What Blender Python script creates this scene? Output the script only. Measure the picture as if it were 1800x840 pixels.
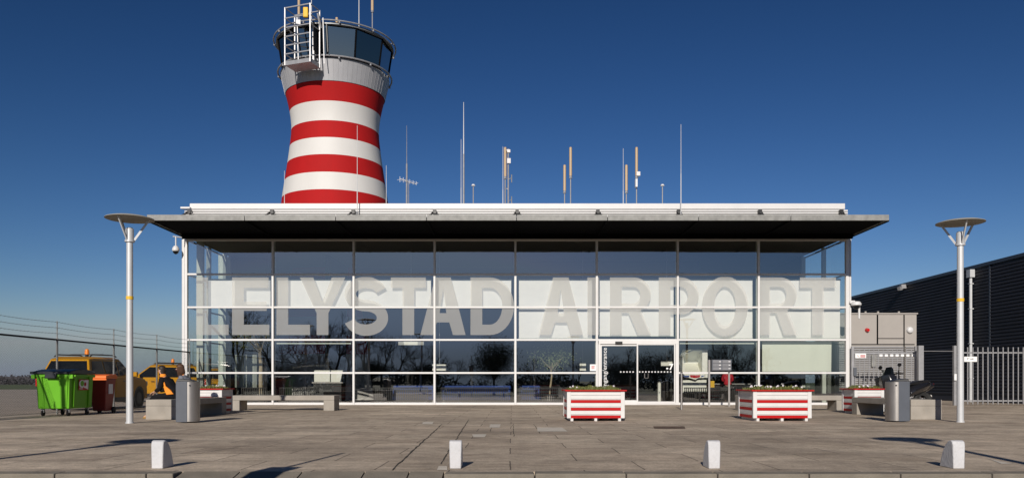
import bpy, math, random
from mathutils import Vector, Matrix, Euler
R = math.radians
random.seed(7)
scene = bpy.context.scene
for o in list(bpy.data.objects): bpy.data.objects.remove(o)
COL = scene.collection
FPX, CXP, HY, EYE = 1400.0, 900.0, 672.0, 1.0      # focal length (px of 1800), centre column, horizon row, eye height

# ------------------------------------------------------------------ camera, sky, sun, exposure
cam = bpy.data.cameras.new('camera'); camo = bpy.data.objects.new('camera', cam); COL.objects.link(camo)
cam.lens = 28.0; cam.sensor_width = 36.0; cam.shift_y = 252.0/1800.0
cam.clip_start = .1; cam.clip_end = 5000
camo.location = (0, 0, EYE); camo.rotation_euler = (R(90), 0, 0)
scene.camera = camo
SKY_G, SKY_K, SKY_M = (2.0,1.7,1.7), (25,13.8,14), (3.7,5.1,7.5)
SUN_EL, SUN_AZ = R(24), R(8.2)
w = bpy.data.worlds.new('World'); scene.world = w; w.use_nodes = True
nt = w.node_tree; nt.nodes.clear()
bg = nt.nodes.new('ShaderNodeBackground'); wo = nt.nodes.new('ShaderNodeOutputWorld')
sk = nt.nodes.new('ShaderNodeTexSky'); sk.sky_type = 'NISHITA'; sk.sun_disc = False
sk.sun_elevation = SUN_EL; sk.sun_rotation = R(180) + SUN_AZ
sk.altitude = 0; sk.air_density = 1.0; sk.dust_density = 0.15; sk.ozone_density = 4.0
bg.inputs[1].default_value = 0.1
def vmath(op, a, b):
    v = nt.nodes.new('ShaderNodeVectorMath'); v.operation = op
    nt.links.new(a, v.inputs[0]); v.inputs[1].default_value = b; return v.outputs[0]
c_ = vmath('MULTIPLY', sk.outputs[0], (.066,.066,.066))          # a deep, polarised looking winter sky
c_ = vmath('POWER', c_, SKY_G); c_ = vmath('MULTIPLY', c_, SKY_K); c_ = vmath('MINIMUM', c_, SKY_M)
tcw = nt.nodes.new('ShaderNodeTexCoord'); sx_ = nt.nodes.new('ShaderNodeSeparateXYZ'); nt.links.new(tcw.outputs['Generated'], sx_.inputs[0])
mrw = nt.nodes.new('ShaderNodeMapRange'); mrw.interpolation_type = 'SMOOTHSTEP'; mrw.inputs[1].default_value = 0.0; mrw.inputs[2].default_value = .085
mrw.inputs[3].default_value = .85; mrw.inputs[4].default_value = 0.0; nt.links.new(sx_.outputs['Z'], mrw.inputs[0])
mxw = nt.nodes.new('ShaderNodeMix'); mxw.data_type = 'RGBA'; nt.links.new(mrw.outputs[0], mxw.inputs[0])
nt.links.new(c_, mxw.inputs[6]); mxw.inputs[7].default_value = (1.85, 2.25, 3.3, 1); c_ = mxw.outputs[2]   # greyish haze low on the horizon
nt.links.new(c_, bg.inputs[0]); nt.links.new(bg.outputs[0], wo.inputs[0])
sl = bpy.data.lights.new('sun', 'SUN'); sl.energy = 4.5; sl.angle = R(.5); sl.color = (1, .93, .84)
so = bpy.data.objects.new('sun', sl); COL.objects.link(so)
SD = Vector((math.sin(SUN_AZ)*math.cos(SUN_EL), math.cos(SUN_AZ)*math.cos(SUN_EL), -math.sin(SUN_EL)))
so.rotation_euler = SD.to_track_quat('-Z', 'Y').to_euler(); so.location = (-10, -30, 30)
scene.view_settings.view_transform = 'Standard'; scene.view_settings.look = 'None'
scene.view_settings.exposure = 0.0; scene.view_settings.gamma = 1.0
scene.view_settings.use_curve_mapping = False
try:
    scene.cycles.max_bounces = 8; scene.cycles.transparent_max_bounces = 24; scene.cycles.caustics_reflective = False
except Exception: pass

# ------------------------------------------------------------------ materials
MATS = {}
def mat(name, col, rough=.6, metal=0.0, spec=.5, var=0.0, vscale=3.0, bump=0.0, bscale=40.0, stretch=(1,1,1), grime=0.0, coat=0.0):
    if name in MATS: return MATS[name]
    m = bpy.data.materials.new(name); m.use_nodes = True; n = m.node_tree.nodes; L = m.node_tree.links
    b = n['Principled BSDF']
    b.inputs['Base Color'].default_value = (*col, 1); b.inputs['Roughness'].default_value = rough
    b.inputs['Metallic'].default_value = metal; b.inputs['Specular IOR Level'].default_value = spec
    if coat: b.inputs['Coat Weight'].default_value = coat; b.inputs['Coat Roughness'].default_value = .05
    tc = n.new('ShaderNodeTexCoord'); mp = n.new('ShaderNodeMapping'); mp.inputs['Scale'].default_value = stretch
    L.new(tc.outputs['Object'], mp.inputs[0])
    if var:
        no = n.new('ShaderNodeTexNoise'); no.inputs['Scale'].default_value = vscale; no.inputs['Detail'].default_value = 8; no.inputs['Roughness'].default_value = .65
        L.new(mp.outputs[0], no.inputs['Vector'])
        cr = n.new('ShaderNodeValToRGB')
        cr.color_ramp.elements[0].position = .3; cr.color_ramp.elements[1].position = .7
        cr.color_ramp.elements[0].color = (*[c*(1-var) for c in col], 1)
        cr.color_ramp.elements[1].color = (*[min(1, c*(1+var)) for c in col], 1)
        L.new(no.outputs[0], cr.inputs[0]); last = cr.outputs[0]
        if grime:
            n2 = n.new('ShaderNodeTexNoise'); n2.inputs['Scale'].default_value = vscale*4; n2.inputs['Detail'].default_value = 10; n2.inputs['Roughness'].default_value = .8
            L.new(mp.outputs[0], n2.inputs['Vector'])
            c2 = n.new('ShaderNodeValToRGB'); c2.color_ramp.elements[0].position = .48; c2.color_ramp.elements[1].position = .75
            c2.color_ramp.elements[0].color = (1,1,1,1); c2.color_ramp.elements[1].color = (1-grime, 1-grime*1.05, 1-grime*1.15, 1)
            L.new(n2.outputs[0], c2.inputs[0])
            mx = n.new('ShaderNodeMix'); mx.data_type = 'RGBA'; mx.blend_type = 'MULTIPLY'; mx.inputs[0].default_value = 1
            L.new(last, mx.inputs[6]); L.new(c2.outputs[0], mx.inputs[7]); last = mx.outputs[2]
        L.new(last, b.inputs['Base Color'])
        rr = n.new('ShaderNodeMapRange'); rr.inputs[3].default_value = max(0, rough-.08); rr.inputs[4].default_value = min(1, rough+.1)
        L.new(no.outputs[0], rr.inputs[0]); L.new(rr.outputs[0], b.inputs['Roughness'])
    if bump:
        nb = n.new('ShaderNodeTexNoise'); nb.inputs['Scale'].default_value = bscale; nb.inputs['Detail'].default_value = 6
        L.new(mp.outputs[0], nb.inputs['Vector'])
        bp = n.new('ShaderNodeBump'); bp.inputs['Strength'].default_value = bump; bp.inputs['Distance'].default_value = .02
        L.new(nb.outputs[0], bp.inputs['Height']); L.new(bp.outputs[0], b.inputs['Normal'])
    MATS[name] = m; return m

def glass(name, tint=(.8,.84,.81), f0=.15, rough=0.0, wobble=.0, tintr=(1,1,1), wscale=.35):
    m = bpy.data.materials.new(name); m.use_nodes = True; n = m.node_tree.nodes; L = m.node_tree.links; n.clear()
    out = n.new('ShaderNodeOutputMaterial'); tr = n.new('ShaderNodeBsdfTransparent'); gl = n.new('ShaderNodeBsdfGlossy')
    tr.inputs[0].default_value = (*tint, 1); gl.inputs['Roughness'].default_value = rough; gl.inputs[0].default_value = (*tintr, 1)
    lw = n.new('ShaderNodeLayerWeight'); lw.inputs[0].default_value = .5
    pw = n.new('ShaderNodeMath'); pw.operation = 'POWER'; pw.inputs[1].default_value = 4
    L.new(lw.outputs['Facing'], pw.inputs[0])
    mr = n.new('ShaderNodeMapRange'); mr.inputs[3].default_value = f0; mr.inputs[4].default_value = 1.0
    L.new(pw.outputs[0], mr.inputs[0])
    mx = n.new('ShaderNodeMixShader'); L.new(mr.outputs[0], mx.inputs[0]); L.new(tr.outputs[0], mx.inputs[1]); L.new(gl.outputs[0], mx.inputs[2])
    if wobble:
        tc = n.new('ShaderNodeTexCoord'); no = n.new('ShaderNodeTexNoise'); no.inputs['Scale'].default_value = wscale; no.inputs['Detail'].default_value = 1
        bp = n.new('ShaderNodeBump'); bp.inputs['Strength'].default_value = wobble; bp.inputs['Distance'].default_value = .05
        L.new(tc.outputs['Object'], no.inputs['Vector']); L.new(no.outputs[0], bp.inputs['Height']); L.new(bp.outputs[0], gl.inputs['Normal'])
    L.new(mx.outputs[0], out.inputs[0]); MATS[name] = m; return m

def film(name, col, alpha, glow=False):
    m = bpy.data.materials.new(name); m.use_nodes = True; n = m.node_tree.nodes; L = m.node_tree.links; n.clear()
    out = n.new('ShaderNodeOutputMaterial'); tr = n.new('ShaderNodeBsdfTransparent'); di = n.new('ShaderNodeBsdfDiffuse')
    tr.inputs[0].default_value = (1,1,1,1); di.inputs[0].default_value = (*col, 1)
    mx = n.new('ShaderNodeMixShader'); mx.inputs[0].default_value = alpha
    if glow:      # frosted film lets part of the light through, scattered
        tl = n.new('ShaderNodeBsdfTranslucent'); tl.inputs[0].default_value = (.95,.95,.93,1); m2 = n.new('ShaderNodeMixShader'); m2.inputs[0].default_value = .38
        L.new(di.outputs[0], m2.inputs[1]); L.new(tl.outputs[0], m2.inputs[2]); L.new(tr.outputs[0], mx.inputs[1]); L.new(m2.outputs[0], mx.inputs[2]); L.new(mx.outputs[0], out.inputs[0]); MATS[name] = m; return m
    L.new(tr.outputs[0], mx.inputs[1]); L.new(di.outputs[0], mx.inputs[2]); L.new(mx.outputs[0], out.inputs[0]); MATS[name] = m; return m

WHITE = mat('white_paint', (.65,.64,.625), .4, var=.05, vscale=3, grime=.12)
WFRAME = mat('white_frame', (.66,.65,.64), .4, var=.04, vscale=1.5, grime=.08)
RED = mat('red_paint', (.43,.005,.006), .55, spec=.2, var=.06, vscale=2)
TWHITE = mat('tower_white', (.60,.585,.56), .6, var=.05, vscale=.7, stretch=(1,1,.3), grime=.07)
TRED = mat('tower_red', (.37,.010,.011), .75, spec=.15, var=.08, vscale=.7, stretch=(1,1,.4))
GREYCLAD = mat('grey_cladding', (.37,.37,.385), .45, metal=.15, var=.07, vscale=1.2, stretch=(3,3,.3))
GALV = mat('galvanised', (.26,.26,.25), .65, metal=.25, var=.28, vscale=5, grime=.22)
LGALV = mat('galvanised_rail', (.34,.34,.35), .45, metal=.4, var=.1, vscale=4)
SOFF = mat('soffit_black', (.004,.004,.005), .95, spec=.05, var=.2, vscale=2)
BLACK = mat('black_plastic', (.012,.012,.013), .4, var=.15, vscale=6)
RUBBER = mat('rubber', (.015,.015,.015), .8)
CONC = mat('concrete', (.33,.30,.26), .9, var=.16, vscale=2.5, bump=.25, bscale=60, grime=.25)
BOLW = mat('bollard_white', (.56,.56,.575), .75, var=.07, vscale=6, bump=.35, bscale=30, grime=.22)
POLE = mat('pole_grey', (.55,.56,.57), .45, metal=.2, var=.06, vscale=3, grime=.08)
DISC = mat('lamp_disc', (.30,.29,.26), .8, spec=.1, var=.1)
BINGREY = mat('bin_grey', (.085,.095,.115), .55, var=.08, vscale=4)
STEEL = mat('brushed_steel', (.36,.34,.32), .42, metal=.75, var=.12, vscale=6, stretch=(1,1,.2))
GREEN = mat('green_plastic', (.12,.39,.012), .5, spec=.3, var=.05, vscale=3, grime=.08)
ORANGEP = mat('orange_plastic', (.80,.16,.02), .5, var=.05)
REDP = mat('red_plastic', (.22,.012,.006), .5, var=.08)
CARY = mat('car_yellow', (.50,.235,.003), .4, spec=.2, coat=.08, var=.02)
CARG = mat('car_glass', (.006,.008,.010), .08, spec=.35)
TAIL = mat('tail_red', (.5,.01,.01), .2, coat=.5)
AMBER = mat('amber', (.85,.25,.02), .3)
RIM = mat('rim', (.4,.4,.42), .35, metal=.8)
TAN = mat('antenna_tan', (.46,.33,.20), .5, var=.04)
ANTW = mat('antenna_white', (.62,.62,.62), .45)
HANG = mat('hangar_navy', (.028,.030,.040), .55, spec=.25, var=.3, vscale=.35)
HANGT = mat('hangar_trim', (.03,.035,.05), .4)
BOXG = mat('box_grey', (.34,.315,.29), .6, var=.04, vscale=2)
BLIND = mat('blind_fabric', (.86,.85,.82), .9, var=.03, vscale=1.2, stretch=(1,1,3))
BLIND2 = mat('blind_curtain', (.70,.73,.62), .9, var=.03, vscale=1.5)
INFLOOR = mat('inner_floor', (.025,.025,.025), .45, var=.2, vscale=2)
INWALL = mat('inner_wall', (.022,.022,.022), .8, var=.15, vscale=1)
INPOST = mat('inner_post', (.46,.50,.44), .6, var=.03)
INCEIL = mat('inner_ceiling', (.16,.16,.15), .8, var=.05)
BLUE = mat('blue_fabric', (.015,.05,.22), .7, var=.1, vscale=6)
CREAM = mat('cream_panel', (.80,.80,.72), .5, var=.04)
LEAF = mat('leaf', (.11,.12,.03), .7, var=.4, vscale=25)
LEAF2 = mat('leaf_pale', (.22,.27,.12), .7, var=.3, vscale=15)
SOIL = mat('soil', (.05,.035,.02), .95, var=.3, vscale=20)
PETAL = mat('petal', (.78,.72,.76), .6)
BARK = mat('bark', (.07,.055,.045), .9, var=.25, vscale=8)
BARKP = mat('bark_pale', (.40,.33,.22), .8, var=.15, vscale=10)
EVERG = mat('evergreen', (.03,.045,.02), .8, var=.4, vscale=3)
SKIN = mat('skin', (.55,.33,.24), .55)
HAIRB = mat('hair_brown', (.075,.035,.018), .6, var=.3, vscale=40)
HAIRD = mat('hair_dark', (.022,.013,.008), .6, var=.3, vscale=40)
CLBLK = mat('cloth_black', (.008,.008,.010), .9, spec=.2, var=.2, vscale=15)
CLORG = mat('cloth_orange', (.85,.27,.02), .8, var=.06, vscale=15)
CLGRY = mat('cloth_grey', (.15,.16,.19), .85, var=.1, vscale=15)
CLRED = mat('cloth_red', (.45,.015,.03), .8, var=.08, vscale=15)
SHOE = mat('shoe', (.30,.17,.04), .7)
PAPER = mat('sign_white', (.8,.8,.79), .6, var=.02)
INK = mat('ink', (.06,.06,.07), .7)
INKR = mat('ink_red', (.45,.02,.03), .7)
YSTICK = mat('sticker_yellow', (.75,.45,.03), .6)
MAILG = mat('mailbox_grey', (.19,.19,.20), .45, metal=.3, var=.06)
FLOWERGRN = LEAF
GLASS = glass('facade_glass', (.92,.93,.905), .21, wobble=.004)
SGLASS = glass('side_glass', (.82,.88,.86), .08)
CGLASS = glass('cab_glass', (.10,.15,.20), .22, rough=.02)
FILM = film('letter_film', (.60,.61,.61), .55, True)
WFILM = film('white_film', (.78,.78,.78), .75)

def ground_mat():
    m = bpy.data.materials.new('plaza_slabs'); m.use_nodes = True; n = m.node_tree.nodes; L = m.node_tree.links
    b = n['Principled BSDF']; b.inputs['Roughness'].default_value = .88
    tc = n.new('ShaderNodeTexCoord'); mp = n.new('ShaderNodeMapping'); L.new(tc.outputs['Object'], mp.inputs[0])
    dn = n.new('ShaderNodeTexNoise'); dn.inputs['Scale'].default_value = .9; dn.inputs['Detail'].default_value = 3
    L.new(mp.outputs[0], dn.inputs['Vector'])
    sc = n.new('ShaderNodeVectorMath'); sc.operation = 'SCALE'; sc.inputs['Scale'].default_value = .05; L.new(dn.outputs['Color'], sc.inputs[0])
    ad = n.new('ShaderNodeVectorMath'); ad.operation = 'ADD'; L.new(mp.outputs[0], ad.inputs[0]); L.new(sc.outputs[0], ad.inputs[1])
    br = n.new('ShaderNodeTexBrick'); br.inputs['Scale'].default_value = 1
    br.inputs['Brick Width'].default_value = 1.55; br.inputs['Row Height'].default_value = 1.02; br.inputs['Mortar Size'].default_value = .010
    br.inputs['Mortar Smooth'].default_value = .3; br.inputs['Bias'].default_value = -.1; br.offset = .45; br.offset_frequency = 2
    br.inputs['Color1'].default_value = (.49,.395,.30,1); br.inputs['Color2'].default_value = (.63,.52,.40,1); br.inputs['Mortar'].default_value = (.17,.135,.10,1)
    L.new(ad.outputs[0], br.inputs['Vector'])
    def noise(scale, lo, hi, p0=.35, p1=.68, st=(1,1,1), tint=(1,1,1)):
        mm = n.new('ShaderNodeMapping'); mm.inputs['Scale'].default_value = st; L.new(tc.outputs['Object'], mm.inputs[0])
        no = n.new('ShaderNodeTexNoise'); no.inputs['Scale'].default_value = scale; no.inputs['Detail'].default_value = 9; no.inputs['Roughness'].default_value = .7
        L.new(mm.outputs[0], no.inputs['Vector'])
        cr = n.new('ShaderNodeValToRGB'); cr.color_ramp.elements[0].position = p0; cr.color_ramp.elements[1].position = p1
        cr.color_ramp.elements[0].color = (lo*tint[0], lo*tint[1], lo*tint[2], 1); cr.color_ramp.elements[1].color = (hi, hi, hi, 1); L.new(no.outputs[0], cr.inputs[0]); return cr.outputs[0]
    def mul(a, c):
        x = n.new('ShaderNodeMix'); x.data_type = 'RGBA'; x.blend_type = 'MULTIPLY'; x.inputs[0].default_value = 1
        L.new(a, x.inputs[6]); L.new(c, x.inputs[7]); return x.outputs[2]
    c = mul(br.outputs[0], noise(.22, .68, 1.18, st=(.8,1.2,1)))
    c = mul(c, noise(1.1, .70, 1.18, st=(.8,1.1,1)))
    c = mul(c, noise(5, .78, 1.16)); c = mul(c, noise(28, .72, 1.22)); c = mul(c, noise(1.6, .62, 1.0, .30, .40, st=(.7,1.0,1), tint=(1,.96,.9)))
    c = mul(c, noise(.45, .66, 1.0, .30, .46, st=(.7,1.3,1), tint=(1,.97,.93)))
    L.new(c, b.inputs['Base Color'])
    nb = n.new('ShaderNodeTexNoise'); nb.inputs['Scale'].default_value = 55; nb.inputs['Detail'].default_value = 5; L.new(tc.outputs['Object'], nb.inputs['Vector'])
    sb = n.new('ShaderNodeMath'); sb.operation = 'MULTIPLY_ADD'; L.new(br.outputs['Fac'], sb.inputs[0]); sb.inputs[1].default_value = -1.2; L.new(nb.outputs[0], sb.inputs[2])
    bp = n.new('ShaderNodeBump'); bp.inputs['Strength'].default_value = .35; bp.inputs['Distance'].default_value = .01
    L.new(sb.outputs[0], bp.inputs['Height']); L.new(bp.outputs[0], b.inputs['Normal'])
    return m
PLAZA = ground_mat()
ASPH = mat('apron_asphalt', (.30,.255,.21), .9, var=.2, vscale=.4, bump=.3, bscale=80)
ROADM = mat('road_asphalt', (.06,.058,.055), .9, var=.2, vscale=2, bump=.3, bscale=80)
KERB = mat('kerb_stone', (.20,.175,.14), .9, var=.25, vscale=3, bump=.4, bscale=50, grime=.3)
GRASS = mat('grass_field', (.07,.09,.03), .95, var=.4, vscale=.3, bump=.6, bscale=8)
PATCH = mat('patch_light', (.55,.50,.43), .9, var=.15, vscale=6)
CRACK = mat('joint_dark', (.035,.03,.022), .95, var=.3, vscale=5)
RUST = mat('rusty_cover', (.10,.06,.04), .8, var=.3, vscale=8)

# ------------------------------------------------------------------ mesh builder
WORLD = {}
class MB:
    def __init__(s): s.v=[]; s.f=[]; s.m=[]
    def add(s, vs, fs, mi=0):
        k=len(s.v); s.v += [tuple(p) for p in vs]; s.f += [tuple(i+k for i in f) for f in fs]; s.m += [mi]*len(fs); return s
    def box(s, x0,x1,y0,y1,z0,z1, mi=0):
        return s.add([(x0,y0,z0),(x1,y0,z0),(x1,y1,z0),(x0,y1,z0),(x0,y0,z1),(x1,y0,z1),(x1,y1,z1),(x0,y1,z1)],
            [(3,2,1,0),(4,5,6,7),(0,1,5,4),(1,2,6,5),(2,3,7,6),(3,0,4,7)], mi)
    def bar(s, p0, p1, wx, wz, mi=0, up=(0,0,1)):
        p0=Vector(p0); p1=Vector(p1); d=(p1-p0).normalized(); u=Vector(up)
        if abs(d.dot(u))>.98: u=Vector((0,1,0))
        a=d.cross(u).normalized()*wx/2; b=a.cross(d).normalized()*wz/2
        vs=[p0-a-b,p0+a-b,p0+a+b,p0-a+b,p1-a-b,p1+a-b,p1+a+b,p1-a+b]
        return s.add(vs,[(0,1,2,3)[::-1],(4,5,6,7),(0,1,5,4),(1,2,6,5),(2,3,7,6),(3,0,4,7)], mi)
    def cyl(s, p0, p1, r0, r1=None, n=12, cap=True, mi=0):
        r1 = r0 if r1 is None else r1
        p0=Vector(p0); p1=Vector(p1); d=(p1-p0).normalized(); u=Vector((0,0,1)) if abs(d.z)<.95 else Vector((1,0,0))
        a=d.cross(u).normalized(); b=d.cross(a).normalized()
        vs=[]
        for p,r in ((p0,r0),(p1,r1)):
            for i in range(n):
                t=2*math.pi*i/n; vs.append(p+a*(r*math.cos(t))+b*(r*math.sin(t)))
        fs=[(i,(i+1)%n,n+(i+1)%n,n+i) for i in range(n)]
        if cap: fs += [tuple(range(n))[::-1], tuple(range(n,2*n))]
        return s.add(vs,fs,mi)
    def tube(s, pts, r, n=6, mi=0):
        for a,b in zip(pts,pts[1:]): s.cyl(a,b,r,r,n,True,mi)
        return s
    def lathe(s, prof, c=(0,0,0), n=32, a0=0, a1=360, mi=0, mis=None, ax='z'):
        full = abs(a1-a0)>=359.9; k = n if full else n+1; vs=[]
        for (r,z) in prof:
            for i in range(k):
                t=R(a0+(a1-a0)*i/n)
                if ax=='z': vs.append((c[0]+r*math.cos(t), c[1]+r*math.sin(t), c[2]+z))
                elif ax=='y': vs.append((c[0]+r*math.cos(t), c[1]+z, c[2]+r*math.sin(t)))
                else: vs.append((c[0]+z, c[1]+r*math.cos(t), c[2]+r*math.sin(t)))
        base=len(s.v); s.v += vs
        for j in range(len(prof)-1):
            for i in range(n):
                i2=(i+1)%k if full else i+1
                s.f.append((base+j*k+i, base+j*k+i2, base+(j+1)*k+i2, base+(j+1)*k+i)); s.m.append(mis[j] if mis else mi)
        return s
    def sphere(s, c, r, n=12, sx=1, sy=1, sz=1, mi=0, z0=-90, z1=90):
        m=max(4,n//2); prof=[]
        for j in range(m+1):
            t=R(z0+(z1-z0)*j/m); prof.append((r*max(.001,math.cos(t)), r*math.sin(t)*sz))
        t=MB(); t.lathe(prof,(0,0,0),n)
        k=len(s.v); s.v += [(c[0]+x*sx,c[1]+y*sy,c[2]+z) for x,y,z in t.v]; s.f += [tuple(i+k for i in f) for f in t.f]; s.m += [mi]*len(t.f); return s
    def prism(s, pts, axis, a, b, mi=0):
        n=len(pts)
        def P(p,t):
            if axis=='y': return (p[0],t,p[1])
            if axis=='x': return (t,p[0],p[1])
            return (p[0],p[1],t)
        vs=[P(p,a) for p in pts]+[P(p,b) for p in pts]
        fs=[tuple(range(n)),tuple(range(n,2*n))[::-1]]+[(i,n+i,n+(i+1)%n,(i+1)%n) for i in range(n)]
        return s.add(vs,fs,mi)
    def quad(s,a,b,c,d,mi=0): return s.add([a,b,c,d],[(0,1,2,3)],mi)
    def rot(s, k0, ang, c=(0,0)):
        ca,sa=math.cos(ang),math.sin(ang)
        for i in range(k0,len(s.v)):
            x,y,z=s.v[i]; x-=c[0]; y-=c[1]; s.v[i]=(c[0]+x*ca-y*sa,c[1]+x*sa+y*ca,z)
        return s
    def build(s, name, mats, parent=None, smooth=False, bevel=0, bseg=2, ang=40):
        if not isinstance(mats,(list,tuple)): mats=[mats]
        off = WORLD.get(parent.name, Vector()) if parent else Vector()
        me=bpy.data.meshes.new(name); me.from_pydata([(x-off.x,y-off.y,z-off.z) for x,y,z in s.v],[],s.f)
        for m_ in mats: me.materials.append(m_)
        me.polygons.foreach_set('material_index', s.m)
        import bmesh
        bm=bmesh.new(); bm.from_mesh(me); bmesh.ops.recalc_face_normals(bm, faces=bm.faces); bm.to_mesh(me); bm.free()
        if smooth:
            me.polygons.foreach_set('use_smooth',[True]*len(me.polygons)); me.set_sharp_from_angle(angle=R(ang))
        me.update()
        o=bpy.data.objects.new(name,me); COL.objects.link(o)
        if parent: o.parent=parent; WORLD[o.name]=off.copy()
        if bevel:
            md=o.modifiers.new('bevel','BEVEL'); md.width=bevel; md.segments=bseg; md.limit_method='ANGLE'; md.angle_limit=R(40); md.harden_normals=False
        return o
def tag(o, label=None, cat=None, group=None, kind=None):
    if label: o['label']=label
    if cat: o['category']=cat
    if group: o['group']=group
    if kind: o['kind']=kind
    return o
def thing(name, label, cat, loc=(0,0,0), group=None):
    o=bpy.data.objects.new(name,None); COL.objects.link(o); o.location=loc; o.empty_display_size=.2
    WORLD[o.name]=Vector(loc); tag(o,label,cat,group); return o
def kids(o): return [c for c in list(COL.objects) if c.parent==o]
def copy_tree(o, parent=None):
    c=o.copy(); COL.objects.link(c); c.parent=parent
    for ch in kids(o): copy_tree(ch,c)
    return c
def mesh_from_curve(splines, name):
    cu=bpy.data.curves.new(name,'CURVE'); cu.dimensions='2D'; cu.fill_mode='FRONT'
    for pts in splines:
        sp=cu.splines.new('POLY'); sp.points.add(len(pts)-1)
        for i,(x,y) in enumerate(pts): sp.points[i].co=(x,y,0,1)
        sp.use_cyclic_u=True
    ob=bpy.data.objects.new(name,cu); COL.objects.link(ob)
    dg=bpy.context.evaluated_depsgraph_get(); me=bpy.data.meshes.new_from_object(ob.evaluated_get(dg))
    vs=[(v.co.x,v.co.y) for v in me.vertices]; fs=[tuple(p.vertices) for p in me.polygons]
    bpy.data.objects.remove(ob); bpy.data.curves.remove(cu); bpy.data.meshes.remove(me); return vs,fs
def text2d(body, size, spacing=1.0, offset=0.0):
    cu=bpy.data.curves.new('t','FONT'); cu.body=body; cu.size=size; cu.space_character=spacing; cu.offset=offset; cu.resolution_u=3
    ob=bpy.data.objects.new('t',cu); COL.objects.link(ob)
    dg=bpy.context.evaluated_depsgraph_get(); me=bpy.data.meshes.new_from_object(ob.evaluated_get(dg))
    vs=[(v.co.x,v.co.y) for v in me.vertices]; fs=[tuple(p.vertices) for p in me.polygons]
    bpy.data.objects.remove(ob); bpy.data.curves.remove(cu); bpy.data.meshes.remove(me); return vs,fs
def X(px,d): return (px-CXP)/FPX*d
def Z(py,d): return EYE+(HY-py)/FPX*d
# ------------------------------------------------------------------ ground
F = 35.9                                   # facade plane
MULL = [X(p,F) for p in (328,480,622,764,906,1049,1191,1333,1488)]
TR = [.05, 1.436, 2.92, 4.385, 5.87, 7.42]
def sheet(name, x0,x1,y0,y1,z, m, kind='structure'):
    mb=MB(); mb.quad((x0,y0,z),(x1,y0,z),(x1,y1,z),(x0,y1,z)); return tag(mb.build(name,m),kind=kind)
sheet('ground', -3000,3000,-3000,3000,-.14, GRASS)
sheet('road', -90,90,-9,8.69,-.12, ROADM)
m=MB(); m.box(-14.6,60,8.952,62,-.13,0); tag(m.build('plaza',PLAZA),kind='structure')
m=MB(); m.box(-90,-14.604,5,118,-.13,-.012); tag(m.build('apron',ASPH),kind='structure')
m=MB(); m.box(-900,-14.7,118.3,800,-.13,-.02); tag(m.build('grass_verge',GRASS),kind='structure')
m=MB(); m.quad((23.2,31.2,.006),(40,28.5,.006),(40,33.5,.006),(24.2,33.3,.006)); tag(m.build('grass_patch',GRASS),kind='structure')
# kerb stones (full height left and right, dropped entrance ramp between)
m=MB()
x=-24.0
while x<-3.7:
    x1=min(x+1.0,-3.7) if x+1.0>-4.2 else x+1.0
    m.box(x+.006,x1-.006,8.70,8.948,-.12,.006+random.uniform(-.003,.003)); x=x1
x=-.75
while x<24:
    m.box(x+.006,x+.994,8.70,8.948,-.12,.006+random.uniform(-.003,.003)); x+=1.0
tag(m.build('kerb',KERB,bevel=.012),kind='structure')
m=MB()
xs=[-3.69,-3.05,-2.35,-1.65,-1.15,-.76]
for a,b in zip(xs,xs[1:]):
    za0 = .004 if a>-3.6 else .004
    m.add([(a+.008,8.948,.004),(b-.008,8.948,.004),(b-.008,8.4,-.1),(a+.008,8.4,-.1),(a+.008,8.948,-.12),(b-.008,8.948,-.12),(b-.008,8.4,-.12),(a+.008,8.4,-.12)],
          [(0,1,2,3),(4,5,6,7),(0,4,7,3),(1,5,6,2),(3,2,6,7),(0,1,5,4)])
tag(m.build('kerb_ramp',KERB),kind='structure')
# wide open joints between the pours, light repair slabs, an iron cover
def strip(pts, wd, z=.004):
    mb=MB(); rr=random.Random(int(pts[0][0]*100))
    P=[]
    for (a,b),(c,d) in zip(pts,pts[1:]):
        k=max(2,int(math.hypot(c-a,d-b)/.25))
        for i in range(k): P.append((a+(c-a)*i/k+rr.uniform(-.012,.012), b+(d-b)*i/k))
    P.append(pts[-1])
    for (a,b),(c,d) in zip(P,P[1:]):
        L=math.hypot(c-a,d-b) or 1; nx,ny=-(d-b)/L*wd/2*rr.uniform(.6,1.4),(c-a)/L*wd/2*rr.uniform(.6,1.4)
        mb.quad((a-nx,b-ny,z),(c-nx,d-ny,z),(c+nx,d+ny,z),(a+nx,b+ny,z))
    return mb
mb=MB()
def G(px,py): d=FPX*EYE/(py-HY); return (X(px,d),d)
for pts,wd in (([G(777,745),G(716,801),G(697,818),G(690,826)],.022),([G(824,737),G(806,765)],.018),([G(806,765),G(775,815)],.015),([G(626,767),G(800,769)],.015),
               ([G(0,795),G(150,776)],.012),([G(170,767),G(330,757)],.014),([G(820,762),G(1300,762),G(1780,764)],.014),([G(170,822),G(360,795),G(450,780)],.012),
               ([G(938,745),G(950,762)],.012),([G(902,745),G(903,767)],.012),([G(866,745),G(862,758)],.012)):
    s=strip(pts,wd); mb.add(s.v,s.f)
tag(mb.build('pavement_joints',CRACK),kind='structure')
mb=MB()
for a,b,c,d in (((860,751),(878,751),(880,745.5),(862,745.5)),((945,758),(998,758),(988,751),(944,751)),((832,768),(852,768),(855,763),(830,763)),
                ((742,745),(760,745),(762,741),(744,741)),((768,826),(786,826),(786,819),(771,819)),((1735,805),(1760,815),(1780,815),(1745,808))):
    P=[G(*q) for q in (a,b,c,d)]; mb.quad(*[(p[0],p[1],.005) for p in P])
tag(mb.build('repair_slabs',PATCH),kind='structure')
P=[G(*q) for q in ((1150,753),(1205,753),(1203,749),(1148,749))]
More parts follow.
